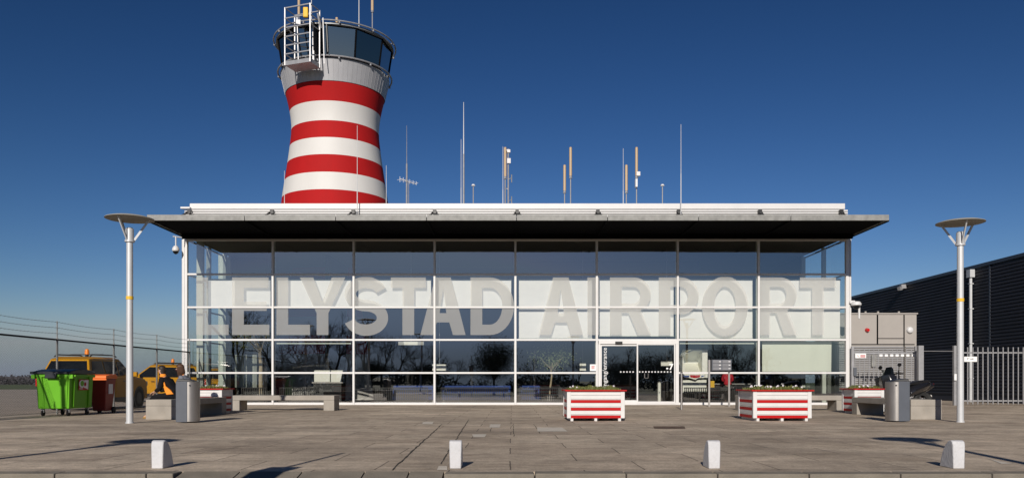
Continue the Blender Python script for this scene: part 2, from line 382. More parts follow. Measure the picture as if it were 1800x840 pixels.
mb=MB(); mb.quad(*[(p[0],p[1],.006) for p in P]); tag(mb.build('drain_cover',RUST),kind='structure')

# ------------------------------------------------------------------ terminal building
BL=MULL[0]; BR=MULL[-1]; BACK=45.5
T = thing('terminal_building','long glass fronted terminal with white frames, frosted letters and a wide dark canopy','building',(0,F,0))
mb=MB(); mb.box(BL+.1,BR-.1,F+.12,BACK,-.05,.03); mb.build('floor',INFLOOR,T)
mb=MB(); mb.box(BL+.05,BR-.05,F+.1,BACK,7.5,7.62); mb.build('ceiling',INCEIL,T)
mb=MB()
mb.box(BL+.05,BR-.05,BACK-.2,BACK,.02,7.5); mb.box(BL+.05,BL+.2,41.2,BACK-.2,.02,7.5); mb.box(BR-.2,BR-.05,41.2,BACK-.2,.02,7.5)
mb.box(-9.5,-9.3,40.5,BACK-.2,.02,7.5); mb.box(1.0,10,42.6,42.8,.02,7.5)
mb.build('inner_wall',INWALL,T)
mb=MB(); mb.box(BL,BR,F+.4,BACK,7.62,8.85); mb.build('roof_body',WFRAME,T)
# roof fascia
mb=MB(); mb.box(X(333,F),X(1486,F),F+.02,F+.3,8.81,9.07); mb.box(X(333,F),X(333,F)+.2,F+.301,BACK,8.81,9.05); mb.box(X(1486,F)-.2,X(1486,F),F+.301,BACK,8.81,9.05)
mb.build('roof_parapet',WFRAME,T,bevel=.02)
mb=MB()
for z0,z1,yy in ((8.705,8.775,.0),(8.60,8.67,-.01),(8.0,8.565,-.02)):
    mb.box(BL-.10,BR+.06,F+yy,F+.2,z0,z1)
mb.box(BL-.22,BL+.2,F-.15,F+.015,8.80,8.88)
mb.build('fascia_boards',WFRAME,T,bevel=.006)
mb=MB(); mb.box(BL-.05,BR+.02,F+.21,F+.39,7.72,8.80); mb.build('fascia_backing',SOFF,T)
# canopy
CF=32.0
can=bpy.data.objects.new('canopy',None); COL.objects.link(can); can.parent=T; WORLD[can.name]=Vector((0,F,0))
cl,cr=X(258,CF),X(1563,CF)
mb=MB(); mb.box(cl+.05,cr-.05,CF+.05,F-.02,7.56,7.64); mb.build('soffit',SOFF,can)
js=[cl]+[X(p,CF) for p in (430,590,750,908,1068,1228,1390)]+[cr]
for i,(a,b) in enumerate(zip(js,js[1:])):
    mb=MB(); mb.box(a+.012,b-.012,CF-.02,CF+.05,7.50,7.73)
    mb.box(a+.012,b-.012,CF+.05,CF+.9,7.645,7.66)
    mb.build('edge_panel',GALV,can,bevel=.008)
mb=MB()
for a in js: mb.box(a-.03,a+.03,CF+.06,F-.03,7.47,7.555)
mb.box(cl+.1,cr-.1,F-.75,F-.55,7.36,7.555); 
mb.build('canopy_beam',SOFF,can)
for y0 in (cl,cr-.05):
    mb=MB(); mb.box(y0,y0+.05,CF+.055,F-.02,7.50,7.70); mb.build('edge_panel',GALV,can)
for px in (332,477,620,763,908,1050,1192,1335,1478):
    mb=MB(); xx=X(px,F-.15); mb.bar((xx-.02,F-.12,8.66),(xx-.45,F-1.6,7.78),.05,.07); mb.box(xx-.05,xx+.10,F-.22,F-.025,8.56,8.74); mb.bar((xx+.02,F-.15,8.74),(xx+.20,F-.12,8.50),.05,.06)
    mb.build('tie_bracket',BLACK,can)
# mullions, transoms
for i,x in enumerate(MULL):
    mb=MB(); wd=.045 if 0<i<8 else .06
    mb.box(x-wd,x+wd,F-.09,F+.06,.0,7.45); mb.build('mullion',WFRAME,T,bevel=.006)
    if i in (0,8):
        s=-1 if i==0 else 1
        mb=MB(); mb.box(x+s*.085-.02 if s>0 else x-.15, x+.12 if s>0 else x-.085, F-.05,F+.08,0,7.45); mb.cyl((x+s*.17,F-.02,0),(x+s*.17,F-.02,7.5),.035); mb.build('corner_post',WFRAME,T)
        continue
    mb=MB(); mb.box(x-.06,x+.06,F+.10,F+.20,.03,7.5); mb.build('inner_post',INPOST,T)
for j,z in enumerate(TR):
    h=.04 if j not in (0,5) else .055
    for i in range(8):
        if i==5 and j in (1,): continue
        mb=MB(); mb.box(MULL[i]+.047,MULL[i+1]-.047,F-.07,F+.05,z-h,z+h); mb.build('transom',WFRAME,T,bevel=.005)
for i in range(8):
    for j in range(5):
        if i==5 and j<2: continue
        mb=MB(); a,b=MULL[i]+.03,MULL[i+1]-.03; c,d=TR[j]+.02,TR[j+1]-.02
        e=[random.uniform(-.005,.005) for _ in range(3)]; mb.quad((a,F+e[0],c),(b,F+e[1],c),(b,F+e[1]+e[2],d),(a,F+e[0]+e[2],d)); mb.build('window_pane',GLASS,T)
# glazed return walls
for sx,x in ((-1,BL),(1,BR)):
    for k,yy in enumerate((F+.15,38.4,41.1)):
        if k: 
            mb=MB(); mb.box(x-.05,x+.05,yy-.05,yy+.05,0,7.45); mb.build('side_mullion',WFRAME if sx<0 else INPOST,T)
            mb=MB(); mb.box(x-sx*.12-.09,x-sx*.12+.09,yy-.25,yy-.1,0,7.45); mb.build('inner_post',INPOST,T)
    for (a,b) in ((F+.06,38.35),(38.45,41.05)):
        for j in range(5):
            mb=MB(); mb.quad((x,a,TR[j]+.03),(x,b,TR[j]+.03),(x,b,TR[j+1]-.03),(x,a,TR[j+1]-.03)); mb.build('side_pane',SGLASS,T)
        for z in TR:
            mb=MB(); mb.box(x-.04,x+.04,a,b,z-.035,z+.035); mb.build('side_transom',WFRAME if sx<0 else INPOST,T)
    mb=MB(); mb.box(x-.06,x+.06,41.15,BACK,0,7.5); mb.build('side_wall',INPOST,T)
# white column and diagonal brace seen through the first bay
mb=MB(); mb.box(X(347,36.6),X(358,36.6),36.5,36.7,.03,7.5); mb.build('column',INPOST,T)
mb=MB(); mb.cyl((X(372,39),39,5.2),(X(398,39),39,4.3),.06); mb.cyl((X(372,39),39,3.75),(X(398,39),39,3.0),.06); mb.build('brace',BLACK,T)
mb=MB(); mb.box(X(385,40.5),X(398,40.5),40.4,40.6,.03,7.5); mb.build('column',INPOST,T)
mb=MB(); mb.box(X(413,41.4),X(452,41.4),41.36,41.42,.75,2.45); mb.build('door_panel',INPOST,T)
mb=MB(); mb.box(X(405,41.5),X(470,41.5),41.45,41.6,.03,7.5); mb.build('partition',INWALL,T)
# blinds
yb=F+.25
for i in range(8):
    a=MULL[i]+.16; b=MULL[i+1]-.19
    if i==0: a=X(366,yb)
    zb = Z(538,yb) if i<4 else Z(594,yb)
    if i==5: zb=Z(590,yb); b=X(1184,yb)
    mb=MB(); n=14
    for k in range(n):
        x0=a+(b-a)*k/n; x1=a+(b-a)*(k+1)/n
        o0=.012*math.sin(k*1.9+i)*math.sin(math.pi*k/n); o1=.012*math.sin((k+1)*1.9+i)*math.sin(math.pi*(k+1)/n)
        mb.quad((x0,yb+o0,zb),(x1,yb+o1,zb),(x1,yb,5.62),(x0,yb,5.62))
    bl=mb.build('roller_blind',BLIND,T,smooth=True)
    mb=MB(); mb.box(a-.02,b+.02,yb-.015,yb+.015,zb-.035,zb); mb.build('bottom_bar',INPOST,bl)
    mb=MB(); mb.cyl((a-.03,yb+.05,5.66),(b+.03,yb+.05,5.66),.045,n=10); mb.build('blind_roll',INPOST,bl)
a=X(1340,yb); b=X(1462,yb); mb=MB(); n=20
for k in range(n):
    x0=a+(b-a)*k/n; x1=a+(b-a)*(k+1)/n; o=lambda q: .03*math.sin(q*1.3)*(max(0,q-9)/10)
    mb.quad((x0,yb+.02+o(k)*1.5,1.5),(x1,yb+.02+o(k+1)*1.5,1.5),(x1,yb+.02,2.86),(x0,yb+.02,2.86))
mb.build('curtain',BLIND2,T,smooth=True)
for i in (1,6):
    mb=MB(); mb.box(MULL[i]+.12,MULL[i+1]-.15,F+.12,F+.17,2.74,2.80); mb.build('blind_rail',INPOST,T)
# entrance: fixed leaf, sliding leaf, header
D=bpy.data.objects.new('entrance_door',None); COL.objects.link(D); D.parent=T; WORLD[D.name]=Vector((0,F,0))
yd=F-.1
def px_(a): return X(a,F-.05)
mb=MB(); mb.box(px_(1052),px_(1192),F-.10,F+.02,Z(604.5,F),Z(598.5,F)-.002)
mb.box(px_(1051.5),px_(1055.3),F-.10,F+.02,0,Z(604.5,F)); mb.box(px_(1187.5),px_(1192),F-.10,F+.02,0,Z(604.5,F)); mb.build('door_frame',WFRAME,D,bevel=.008)
for (a,b,t,bt,yy) in ((1055.5,1122,605.5,707.5,F-.02),(1119,1187,603.8,709.6,F-.07)):
    mb=MB(); zt,zb=Z(t,F),Z(bt,F); fa=.06
    mb.box(px_(a),px_(a)+fa,yy-.02,yy+.02,zb,zt); mb.box(px_(b)-fa,px_(b),yy-.02,yy+.02,zb,zt)
    mb.box(px_(a)+fa,px_(b)-fa,yy-.02,yy+.02,zt-.06,zt); mb.box(px_(a)+fa,px_(b)-fa,yy-.02,yy+.02,zb,zb+.12)
    mb.build('door_leaf',WFRAME,D,bevel=.005)
    mb=MB(); mb.quad((px_(a)+fa,yy,zb+.12),(px_(b)-fa,yy,zb+.12),(px_(b)-fa,yy,zt-.06),(px_(a)+fa,yy,zt-.06)); mb.build('door_glass',GLASS,D)
mb=MB(); mb.box(px_(1081),px_(1093.5),F-.19,F-.103,Z(603.8,F),Z(600.2,F)); mb.build('door_sensor',BLACK,D,bevel=.01)
mb=MB()
for k in range(17):
    cx=X(1091+k*5.45,F); 
    if abs(cx-X(1120.5,F))<.07: continue
    mb.box(cx-.03,cx+.03,F-.101+(.07 if cx<X(1119,F) else 0),F-.098+(.07 if cx<X(1119,F) else 0),Z(653.2,F)-.03,Z(653.2,F)+.03)
mb.build('marker_dots',WFILM,D)
vs,fs=text2d('ingang/entrance',.27,1.04,0.0)
h=max(v[0] for v in vs)
mb=MB(); zt=Z(611,F)
mb.add([(X(1065.5,F)-v[1]*1.0+.02, F-.034, zt-h+v[0]) for v in vs],fs); mb.build('door_lettering',PAPER,D)
vs,fs=text2d('7',.36,1,.012); mb=MB(); mb.add([(X(1175.5,F)+v[0],F-.083,Z(649,F)+v[1]) for v in vs],fs); mb.box(X(1170.5,F),X(1174,F),F-.084,F-.083,Z(648.5,F),Z(646,F)); mb.build('door_number',PAPER,D)
mb=MB(); mb.quad((X(1132,F),F-.12,Z(656,F)),(X(1133,F),F-.12,Z(656,F)),(X(1133,F),F-.12,Z(664,F)),(X(1132,F),F-.12,Z(664,F)))
mb.tube([(X(1132.5,F),F-.09,Z(656,F)),(X(1132.5,F),F-.14,Z(657,F)),(X(1132.5,F),F-.14,Z(664,F)),(X(1138.5,F),F-.14,Z(664,F)),(X(1138.5,F),F-.14,Z(656,F))],.012); mb.build('handle',STEEL,D)
tag(None if False else MB().box(X(1037,F),X(1048.5,F),F-.012,F-.006,Z(651.5,F),Z(640,F)).build('window_notice',PAPER,T))
mb=MB()
for k in range(4): mb.box(X(1039.5,F),X(1046-(k%2)*1.5,F),F-.016,F-.013,Z(643.2+k*1.6,F),Z(642.4+k*1.6,F))
mb.build('notice_print',INKR,T)
# letters of frosted film
def arc(cx,cy,rx,ry,a0,a1,n=18): return [(cx+rx*math.cos(R(a0+(a1-a0)*i/n)),cy+ry*math.sin(R(a0+(a1-a0)*i/n))) for i in range(n+1)]
ST=.205; BT=.18
def glyph(ch,w):
    if ch=='L': return [[(0,0),(w,0),(w,BT),(ST,BT),(ST,1),(0,1)]]
    if ch=='E': return [[(0,0),(w,0),(w,BT),(ST,BT),(ST,.42),(w*.93,.42),(w*.93,.58),(ST,.58),(ST,1-BT),(w*.98,1-BT),(w*.98,1),(0,1)]]
    if ch=='I': return [[(0,0),(w,0),(w,1),(0,1)]]
    if ch=='T': return [[(w/2-ST/2,0),(w/2+ST/2,0),(w/2+ST/2,1-BT),(w,1-BT),(w,1),(0,1),(0,1-BT),(w/2-ST/2,1-BT)]]
    if ch=='Y': return [[(w/2-ST/2,0),(w/2+ST/2,0),(w/2+ST/2,.38),(w,1),(w-.235,1),(w/2,.59),(.235,1),(0,1),(w/2-ST/2,.38)]]
    if ch=='A':
        t=.22
        return [[(0,0),(t,0),(t+.065,.22),(w-t-.065,.22),(w-t,0),(w,0),(w/2+.135,1),(w/2-.135,1)],[(t+.115,.38),(w/2,.80),(w-t-.115,.38)]]
    if ch=='D': return [[(0,0),(w-.42,0)]+arc(w-.42,.5,.42,.5,-90,90)+[(0,1)], [(ST,BT),(ST,1-BT),(w-.42,1-BT)]+arc(w-.42,.5,.42-ST,.5-BT,90,-90)]
    if ch=='O': return [arc(w/2,.5,w/2,.52,0,360,40)[:-1], arc(w/2,.5,w/2-ST-.01,.52-BT,360,0,36)[:-1]]
    if ch=='P': return [[(0,0),(ST,0),(ST,.36),(w-.31,.36)]+arc(w-.31,.68,.31,.32,-90,90)+[(0,1)], [(ST,.525),(ST,1-.165),(w-.31,1-.165)]+arc(w-.31,.68,.31-ST+.01,.155,90,-90)]
    if ch=='R': return [[(0,0),(ST,0),(ST,.385),(w*.45,.385),(w-.235,0),(w,0),(w*.74,.43)]+arc(w-.30,.70,.29,.30,-48,90)+[(0,1)], [(ST,.55),(ST,1-.165),(w-.31,1-.165)]+arc(w-.31,.692,.31-ST+.01,.143,90,-90)]
LZ0,LZ1=Z(588.5,F),Z(487.5,F); LH=LZ1-LZ0
word=[('L',345,402),('E',408,473.5),('L',486,545),('Y',527,607),('S',604.5,682),('T',687,748.5),('A',739,818.5),('D',827,903.5),
      ('A',946.5,1025),('I',1032.5,1053),('R',1072,1145),('P',1158,1228.5),('O',1234,1315),('R',1333,1402),('T',1406,1469.5)]
for ch,a,b in word:
    xa,xb=X(a,F),X(b,F); wu=(xb-xa)/LH
    if ch=='S':
        t=.19; cen=[]
        for i in range(30): an=R(18+(270-18)*i/29); cen.append((wu/2+(wu/2-t/2-.015)*math.cos(an),.7125+.2025*math.sin(an)))
        for i in range(1,30): an=R(90+(-165-90)*i/29); cen.append((wu/2+(wu/2-t/2)*math.cos(an),.2975+.2125*math.sin(an)))
        vs=[];fs=[]
        for i,(x,y) in enumerate(cen):
            p=cen[max(0,i-1)]; q=cen[min(len(cen)-1,i+1)]; dx,dy=q[0]-p[0],q[1]-p[1]; l=math.hypot(dx,dy); tt=t*.5*(1.04 if 5<i<52 else .98)
            vs+= [(x-dy/l*tt,y+dx/l*tt),(x+dy/l*tt,y-dx/l*tt)]
        fs=[(2*i,2*i+1,2*i+3,2*i+2) for i in range(len(cen)-1)]
    else: vs,fs=mesh_from_curve(glyph(ch,wu),'g')
    mb=MB(); mb.add([(xa+x*LH,F-.012,LZ0+y*LH) for x,y in vs],fs); mb.build('letter',FILM,T)
# radiators behind the glass
for a,b in ((425,470),(486,560),(660,752),(775,895),(912,990),(1203,1245),(1250,1325)):
    mb=MB(); x=X(a,36.5); xe=X(b,36.5)
    while x<xe: mb.box(x,x+.03,36.42,36.50,.12,.74); x+=.085
    mb.box(X(a,36.5),xe,36.51,36.56,.1,.16); mb.box(X(a,36.5),xe,36.40,36.58,.74,.78); mb.build('radiator',BLACK,T)
# ------------------------------------------------------------------ control tower
TX,TY=-10.74,48.5
W=thing('control_tower','round red and white striped control tower with dark glass cab rising behind the terminal','tower',(TX,TY,0))
zs=[0,2.6,3.65,4.7,5.75,6.8,7.85,8.9,9.94,10.97,12.0,13.03,14.08,15.1,16.1,17.2,18.26]
def rad(z):
    P=[(0,4.3),(6,3.82),(9.5,3.42),(12.15,3.14),(13.5,2.93),(14.8,2.74),(15.8,2.62),(16.4,2.60),(17.0,2.66),(17.6,2.77),(18.26,2.93),(19.5,3.22)]
    for (a,b),(c,d) in zip(P,P[1:]):
        if a<=z<=c: return b+(d-b)*(z-a)/(c-a)
prof=[];mis=[];
for k,(a,b) in enumerate(zip(zs,zs[1:])):
    seg=4
    red = ((len(zs)-2-k)%2==0)
    for i in range(seg): prof.append((rad(a+(b-a)*i/seg),a+(b-a)*i/seg)); mis.append(1 if red else 0)
prof.append((rad(18.26),18.26))
mb=MB(); mb.lathe(prof,(TX,TY,0),96,mis=mis); mb.build('shaft',[TWHITE,TRED],W,smooth=True)
mb=MB(); mb.lathe([(rad(z)+.03,z) for z in (18.262,18.6,19.0,19.45)]+[(3.0,19.46)],(TX,TY,0),96); mb.build('cladding_band',GREYCLAD,W,smooth=True)
mb=MB()
for k in range(72):
    t=2*math.pi*k/72; c,s=math.cos(t),math.sin(t)
    mb.bar((TX+c*(rad(18.27)+.032),TY+s*(rad(18.27)+.032),18.27),(TX+c*(rad(19.45)+.032),TY+s*(rad(19.45)+.032),19.44),.018,.012)
mb.build('cladding_seams',GREYCLAD,W)
vd=math.atan2(-TY,-TX)          # direction from the tower to the camera
def ring(r,z,rr=.035,posts=None,name='guard_rail'):
    mb=MB(); pts=[(TX+r*math.cos(2*math.pi*k/72),TY+r*math.sin(2*math.pi*k/72),z) for k in range(73)]; mb.tube(pts,rr,8)
    if posts:
        for k in range(11):
            t=vd+R(-12.7+32.73*k+ 16); mb.cyl((TX+r*math.cos(t),TY+r*math.sin(t),z),(TX+posts[0]*math.cos(t),TY+posts[0]*math.sin(t),posts[1]),.025,n=6)
            mb.cyl((TX+r*math.cos(t),TY+r*math.sin(t),z-.14),(TX+r*math.cos(t),TY+r*math.sin(t),z-.04),.05,n=8)
    mb.build(name,LGALV,W,smooth=True)
ring(3.38,19.52,.05,(3.22,19.38)); ring(3.62,21.42,.045,(3.38,21.3))
N=11; ang=[vd+R(-12.7+360/N*k) for k in range(N+1)]
rb,rt=3.14,3.40
mb=MB()
for k in range(N):
    a0,a1=ang[k],ang[k+1]
    P=[(TX+r*math.cos(a),TY+r*math.sin(a),z) for r,a,z in ((rb,a0,19.58),(rb,a1,19.58),(rt,a1,21.28),(rt,a0,21.28))]
    q=MB(); q.quad(*P); q.build('cab_window',CGLASS,W)
    mb.bar(P[0],P[3],.09,.09); 
    mb.bar(P[0],P[1],.06,.1); mb.bar(P[3],P[2],.08,.14)
mb.build('cab_frame',SOFF,W)
mb=MB(); mb.lathe([(.01,21.45),(3.3,21.42),(3.5,21.36),(3.5,21.26),(3.0,21.25)],(TX,TY,0),44); mb.build('cab_roof',mat('cab_roof',(.25,.26,.27),.5,metal=.4),W,smooth=True)
mb=MB(); mb.lathe([(.01,19.5),(3.1,19.5),(3.1,19.56)],(TX,TY,0),44); mb.lathe([(.6,19.56),(.6,21.3)],(TX,TY,0),16); mb.lathe([(2.2,19.6),(2.3,20.25),(2.7,20.3),(2.7,20.2)],(TX,TY,0),22); mb.build('cab_floor',SOFF,W)
# hanging maintenance platform
n_=Vector((-.33,-.944,0)); t_=Vector((.944,-.33,0)); C0=Vector((TX,TY,0))
def PP(t,n,z): 
    p=C0+t_*t+n_*n; return (p.x,p.y,z)
PL=bpy.data.objects.new('maintenance_platform',None); COL.objects.link(PL); PL.parent=W; WORLD[PL.name]=Vector((TX,TY,0))
t0,t1,n0,n1=-.56,1.08,3.32,4.36; zb,zt=18.72,21.95
mb=MB(); P=[PP(t0,n0,0),PP(t1,n0,0),PP(t1,n1,0),PP(t0,n1,0)]
mb.add([(p[0],p[1],z) for z in (zb,zb+.22) for p in P],[(0,1,2,3),(4,5,6,7),(0,1,5,4),(1,2,6,5),(2,3,7,6),(3,0,4,7)]); mb.build('deck',LGALV,PL)
mb=MB()
for t in (t0,t1):
    for n in (n0+.1,n1): mb.bar(PP(t,n,zb),PP(t,n,zt),.055,.055)
mb.bar(PP(t0+.55,n1-.5,zb),PP(t0+.45,n1-.5,zt-.3),.04,.04)
mb.build('cage_post',LGALV,PL)
mb=MB()
for z in (zb+.62,zb+1.1,zb+1.6,zb+2.1,zb+2.62,zt-.03):
    mb.bar(PP(t0,n1,z),PP(t1,n1,z),.05,.06); 
    mb.bar(PP(t0,n0+.1,z),PP(t0,n1,z),.04,.05); 
    if z>zb+2: mb.bar(PP(t1,n0+.1,z),PP(t1,n1,z),.04,.05)
mb.bar(PP(t0,n0+.1,zt-.03),PP(t1,n0+.1,zt-.03),.05,.05)
mb.build('cage_bar',LGALV,PL)
mb=MB(); mb.bar(PP(t1-.25,n1+.04,21.15),PP(t1-.25,n1+.04,21.72),.28,.2); mb.build('yellow_box',YSTICK,PL,bevel=.05)
mb=MB(); mb.bar(PP(t0+.5,n1-.6,21.1),PP(t0+.5,n1-.6,21.4),.25,.25); mb.bar(PP(t1+.15,n0+.2,20.9),PP(t1+.15,n0+.5,21.6),.1,.1); mb.bar(PP(t1+.22,n0+.1,21.5),PP(t1+.30,n0+.1,18.9),.045,.045)
mb.bar(PP(t1-.45,n0-.1,19.0),PP(t1-.45,n0-.1,20.8),.1,.7); mb.build('winch',GREYCLAD,PL)
mb=MB(); mb.bar(PP(t1-.3,n0-.02,19.6),PP(t1-.3,n0+.02,21.2),.05,1.15); mb.bar(PP(t1+.42,n0-.12,19.62),PP(t1+.42,n0+.02,21.15),.05,.22); mb.build('hatch',BLACK,PL)
# ------------------------------------------------------------------ antennas
def antenna(label, px, ytop, d=40.0, zb=8.86, style='whip', ysplit=None, group='radio antennas on the terminal roof', x=None, ztop=None, ybot=None):
    xx=X(px,d); zt=Z(ytop,d) if ztop is None else ztop
    if ybot: zb=Z(ybot,d)
    o=thing('antenna',label,'antenna',(xx,d,zb),group)
    if style=='whip':
        mb=MB(); mb.cyl((xx,d,zb),(xx,d,zb+(zt-zb)*.45),.022,.018,8); mb.cyl((xx,d,zb+(zt-zb)*.45),(xx,d,zt),.014,.009,6); mb.build('rod',ANTW,o)
        mb=MB(); mb.cyl((xx,d,zb-.02),(xx,d,zb+.1),.05,n=8); mb.build('mount',LGALV,o)
    elif style=='tan':
        zs_=Z(ysplit,d); mb=MB(); mb.cyl((xx,d,zb),(xx,d,zs_),.032,n=8); mb.cyl((xx,d,zs_-.08),(xx,d,zs_+.04),.085,.06,n=8); mb.build('mast',LGALV,o)
        mb=MB(); mb.cyl((xx,d,zs_+.04),(xx,d,zt),.07,.07,12); mb.sphere((xx,d,zt),.07,12,z0=0); mb.build('radome',TAN,o,smooth=True)
    elif style=='cap':
        mb=MB(); mb.cyl((xx,d,zb),(xx,d,zt),.028,n=8); mb.build('mast',LGALV,o)
        mb=MB(); mb.cyl((xx,d,zt-.03),(xx,d,zt+.05),.1,.07,n=10); mb.build('cap',ANTW,o)
    elif style=='thick':
        zm=zb+(zt-zb)*.58; mb=MB(); mb.cyl((xx,d,zb),(xx,d,zm),.055,.045,10); mb.build('mast',LGALV,o)
        mb=MB(); mb.cyl((xx,d,zm),(xx,d,zt),.03,.012,8); mb.build('rod',ANTW,o)
        mb=MB(); mb.tube([(xx-.25,d,zb+.5),(xx-.1,d-.1,zb+.35),(xx+.08,d,zb+.1)],.035); mb.box(xx-.12,xx+.02,d-.08,d+.08,zb+.25,zb+.45); mb.build('bracket',BLACK,o)
    elif style=='yagi':
        zm=zb+(zt-zb)*.62; mb=MB(); mb.cyl((xx,d,zb),(xx,d,zm),.05,.04,8); mb.cyl((xx,d,zm),(xx,d,zt),.02,.01,6); mb.cyl((xx+.1,d,zb),(xx+.1,d,zb+2.2),.02,n=6); mb.build('mast',LGALV,o)
        mb=MB(); z=Z(318,d); mb.bar((xx-.3,d-.3,z+.03),(xx+.42,d+.5,z-.05),.03,.03)
        for k in range(6):
            f=k/5; cx=xx-.3+.72*f; cy=d-.3+.8*f; L=.20-.012*k; mb.bar((cx+L*.74,cy-L*.66,z),(cx-L*.74,cy+L*.66,z),.015,.015); mb.bar((cx,cy,z-L*.7),(cx,cy,z+L*.7),.015,.015)
        mb.build('yagi_array',ANTW,o)
    elif style=='array':
        mb=MB(); mb.cyl((xx,d,zb),(xx,d,zt),.04,n=8); mb.build('mast',LGALV,o)
        for k,zz in enumerate((.35,.8,1.3,1.9,2.4)):
            mb=MB(); s=-1 if k%2 else 1
            mb.bar((xx,d,zb+zz),(xx+s*.17,d-.1,zb+zz+.05),.03,.03); mb.cyl((xx+s*.17,d-.1,zb+zz-.18),(xx+s*.17,d-.1,zb+zz+.22),.028,n=6); mb.build('dipole',ANTW if k%2 else GALV,o)
        mb=MB(); mb.box(xx-.1,xx+.1,d-.09,d+.09,zt-.2,zt-.05); mb.box(xx-.06,xx+.12,d-.12,d,zt-.75,zt-.5); mb.build('junction_box',GREYCLAD,o)
    return o
antenna('thin white whip antenna just left of the striped tower foot',500,300)
antenna('tall white whip antenna fixed on the fascia in front of the striped tower',628,221,F-.3,style='whip',ybot=376)
antenna('thin white whip antenna touching the right side of the striped tower foot',679,291)
antenna('grey mast with a small yagi array at its foot, first mast right of the tower',715,221,style='yagi')
antenna('tallest and thickest grey whip mast on the terminal roof',815,180,style='thick')
antenna('thin pale whip close beside the tallest roof mast',810.5,245,40.4)
antenna('short capped stub antenna right of the tallest roof mast',832,326,style='cap')
antenna('thin white whip leaning close to the tan tube and dipole mast',884,258,39.7)
antenna('tan tube antenna next to the mast hung with dipoles',888,261,style='tan',ysplit=312)
antenna('grey mast hung with dipoles and a box at its top',893.5,262,40.3,style='array')
antenna('shorter tan tube antenna of the pair above the middle of the terminal',992.5,292,style='tan',ysplit=337)
antenna('taller tan tube antenna of the pair above the middle of the terminal',1003,261,style='tan',ysplit=311)
antenna('thin white whip left of the right hand pair of tan tubes',1095.5,261)
antenna('shorter tan tube antenna of the right hand pair above the entrance',1101,292,style='tan',ysplit=337)
o=antenna('taller tan tube antenna with a white camera on its mast above the entrance',1119,261,style='tan',ysplit=311)
mb=MB(); xx=X(1119,40); mb.box(xx-.02,xx+.16,39.85,40.05,Z(310,40),Z(303,40)); mb.box(xx-.08,xx+.02,39.8,40.08,Z(330,40),Z(316,40)); mb.build('junction_box',ANTW,o)
antenna('short capped stub antenna between entrance tubes and the far right whip',1164.5,326,style='cap')
antenna('tall white whip antenna at far right fixed in front of the parapet',1197,219,F-.3,style='whip',ybot=376)
tg='antennas on the control tower roof'
def tant(label,px,d,style,zt,split=None):
    xx=X(px,d); o=thing('antenna',label,'antenna',(xx,d,21.4),tg)
    if style=='whip':
        mb=MB(); mb.cyl((xx,d,21.3),(xx,d,zt),.03,.015,8); mb.build('rod',ANTW,o); mb=MB(); mb.cyl((xx,d,21.3),(xx,d,21.6),.06,n=8); mb.build('mount',LGALV,o)
    else:
        mb=MB(); mb.cyl((xx,d,21.3),(xx,d,split),.035,n=8); mb.cyl((xx,d,split-.1),(xx,d,split),.08,n=8); mb.build('mast',LGALV,o)
        mb=MB(); mb.cyl((xx,d,split),(xx,d,zt),.08,n=12); mb.build('radome',TAN,o)
tant('tan tube antenna on the tower roof behind the platform',525.5,47.5,'tan',26,22.9)
tant('thin white whip on the tower roof right behind the yellow box',547.5,47.8,'whip',26)
tant('short tan stub antenna on the tower roof above the left cab window',592,48.0,'tan',22.95,21.75)
tant('thin white whip rising from the middle right of the tower roof',631,47.6,'whip',26)
tant('tan tube antenna on the right edge of the tower roof',654.5,47.2,'tan',26,23.0)

# ------------------------------------------------------------------ street lamps
def lamp(label, lx, ly, group='disc topped lamp posts on the plaza'):
    o=thing('street_lamp',label,'street lamp',(0,0,0),group)
    mb=MB(); mb.cyl((0,0,0),(0,0,4.55),.082,.075,20); mb.cyl((0,0,0),(0,0,.03),.10,n=16); mb.build('pole',POLE,o,smooth=True)
    mb=MB(); mb.cyl((0,0,4.45),(0,0,4.50),.115,n=20); mb.cyl((0,0,4.50),(0,0,4.76),.095,n=20); mb.lathe([(.095,4.76),(.07,4.80),(.01,4.80)],n=20); mb.build('lamp_head',POLE,o,smooth=True)
    for a in (20,140,260):
        mb=MB(); c,s=math.cos(R(a)),math.sin(R(a)); mb.bar((.10*c,.10*s,4.50),(.44*c,.44*s,5.03),.03,.05); mb.build('strut',POLE,o)
    mb=MB(); mb.lathe([(.01,5.09),(.25,5.085),(.45,5.065),(.56,5.03),(.565,5.015),(.55,5.01),(.3,5.02),(.01,5.02)],n=48); mb.build('disc_reflector',DISC,o,smooth=True)
    mb=MB(); mb.lathe([(.086,3.04-.0),(.086,3.12)],n=20); mb.build('yellow_sticker',YSTICK,o)
    o.location=(lx,ly,0); return o
lamp('grey lamp post with a flat disc top beside the left litter bin',X(228,19.6),19.6)
lamp('grey lamp post with a flat disc top in front of the palisade fence',X(1688,20.1),20.1)
lamp('grey disc lamp post standing to the right of the camera',5.35,2.9)
lamp('grey disc lamp post standing to the left of the camera',-7.9,2.5)
lamp('grey disc lamp post standing left of the green container, out of frame',-14.5,15.9)
# sign on a pole near the camera, whose shadow falls across the kerb
o=thing('road_sign','plain road sign on a grey pole, seen only by its shadow and reflection','sign',(-3.42,4.2,0))
mb=MB(); mb.cyl((-3.42,4.2,-.12),(-3.42,4.2,3.2),.03,n=12); mb.build('post',LGALV,o)
mb=MB(); mb.box(-3.62,-3.24,4.15,4.17,1.75,2.38); mb.build('sign_panel',GALV,o)

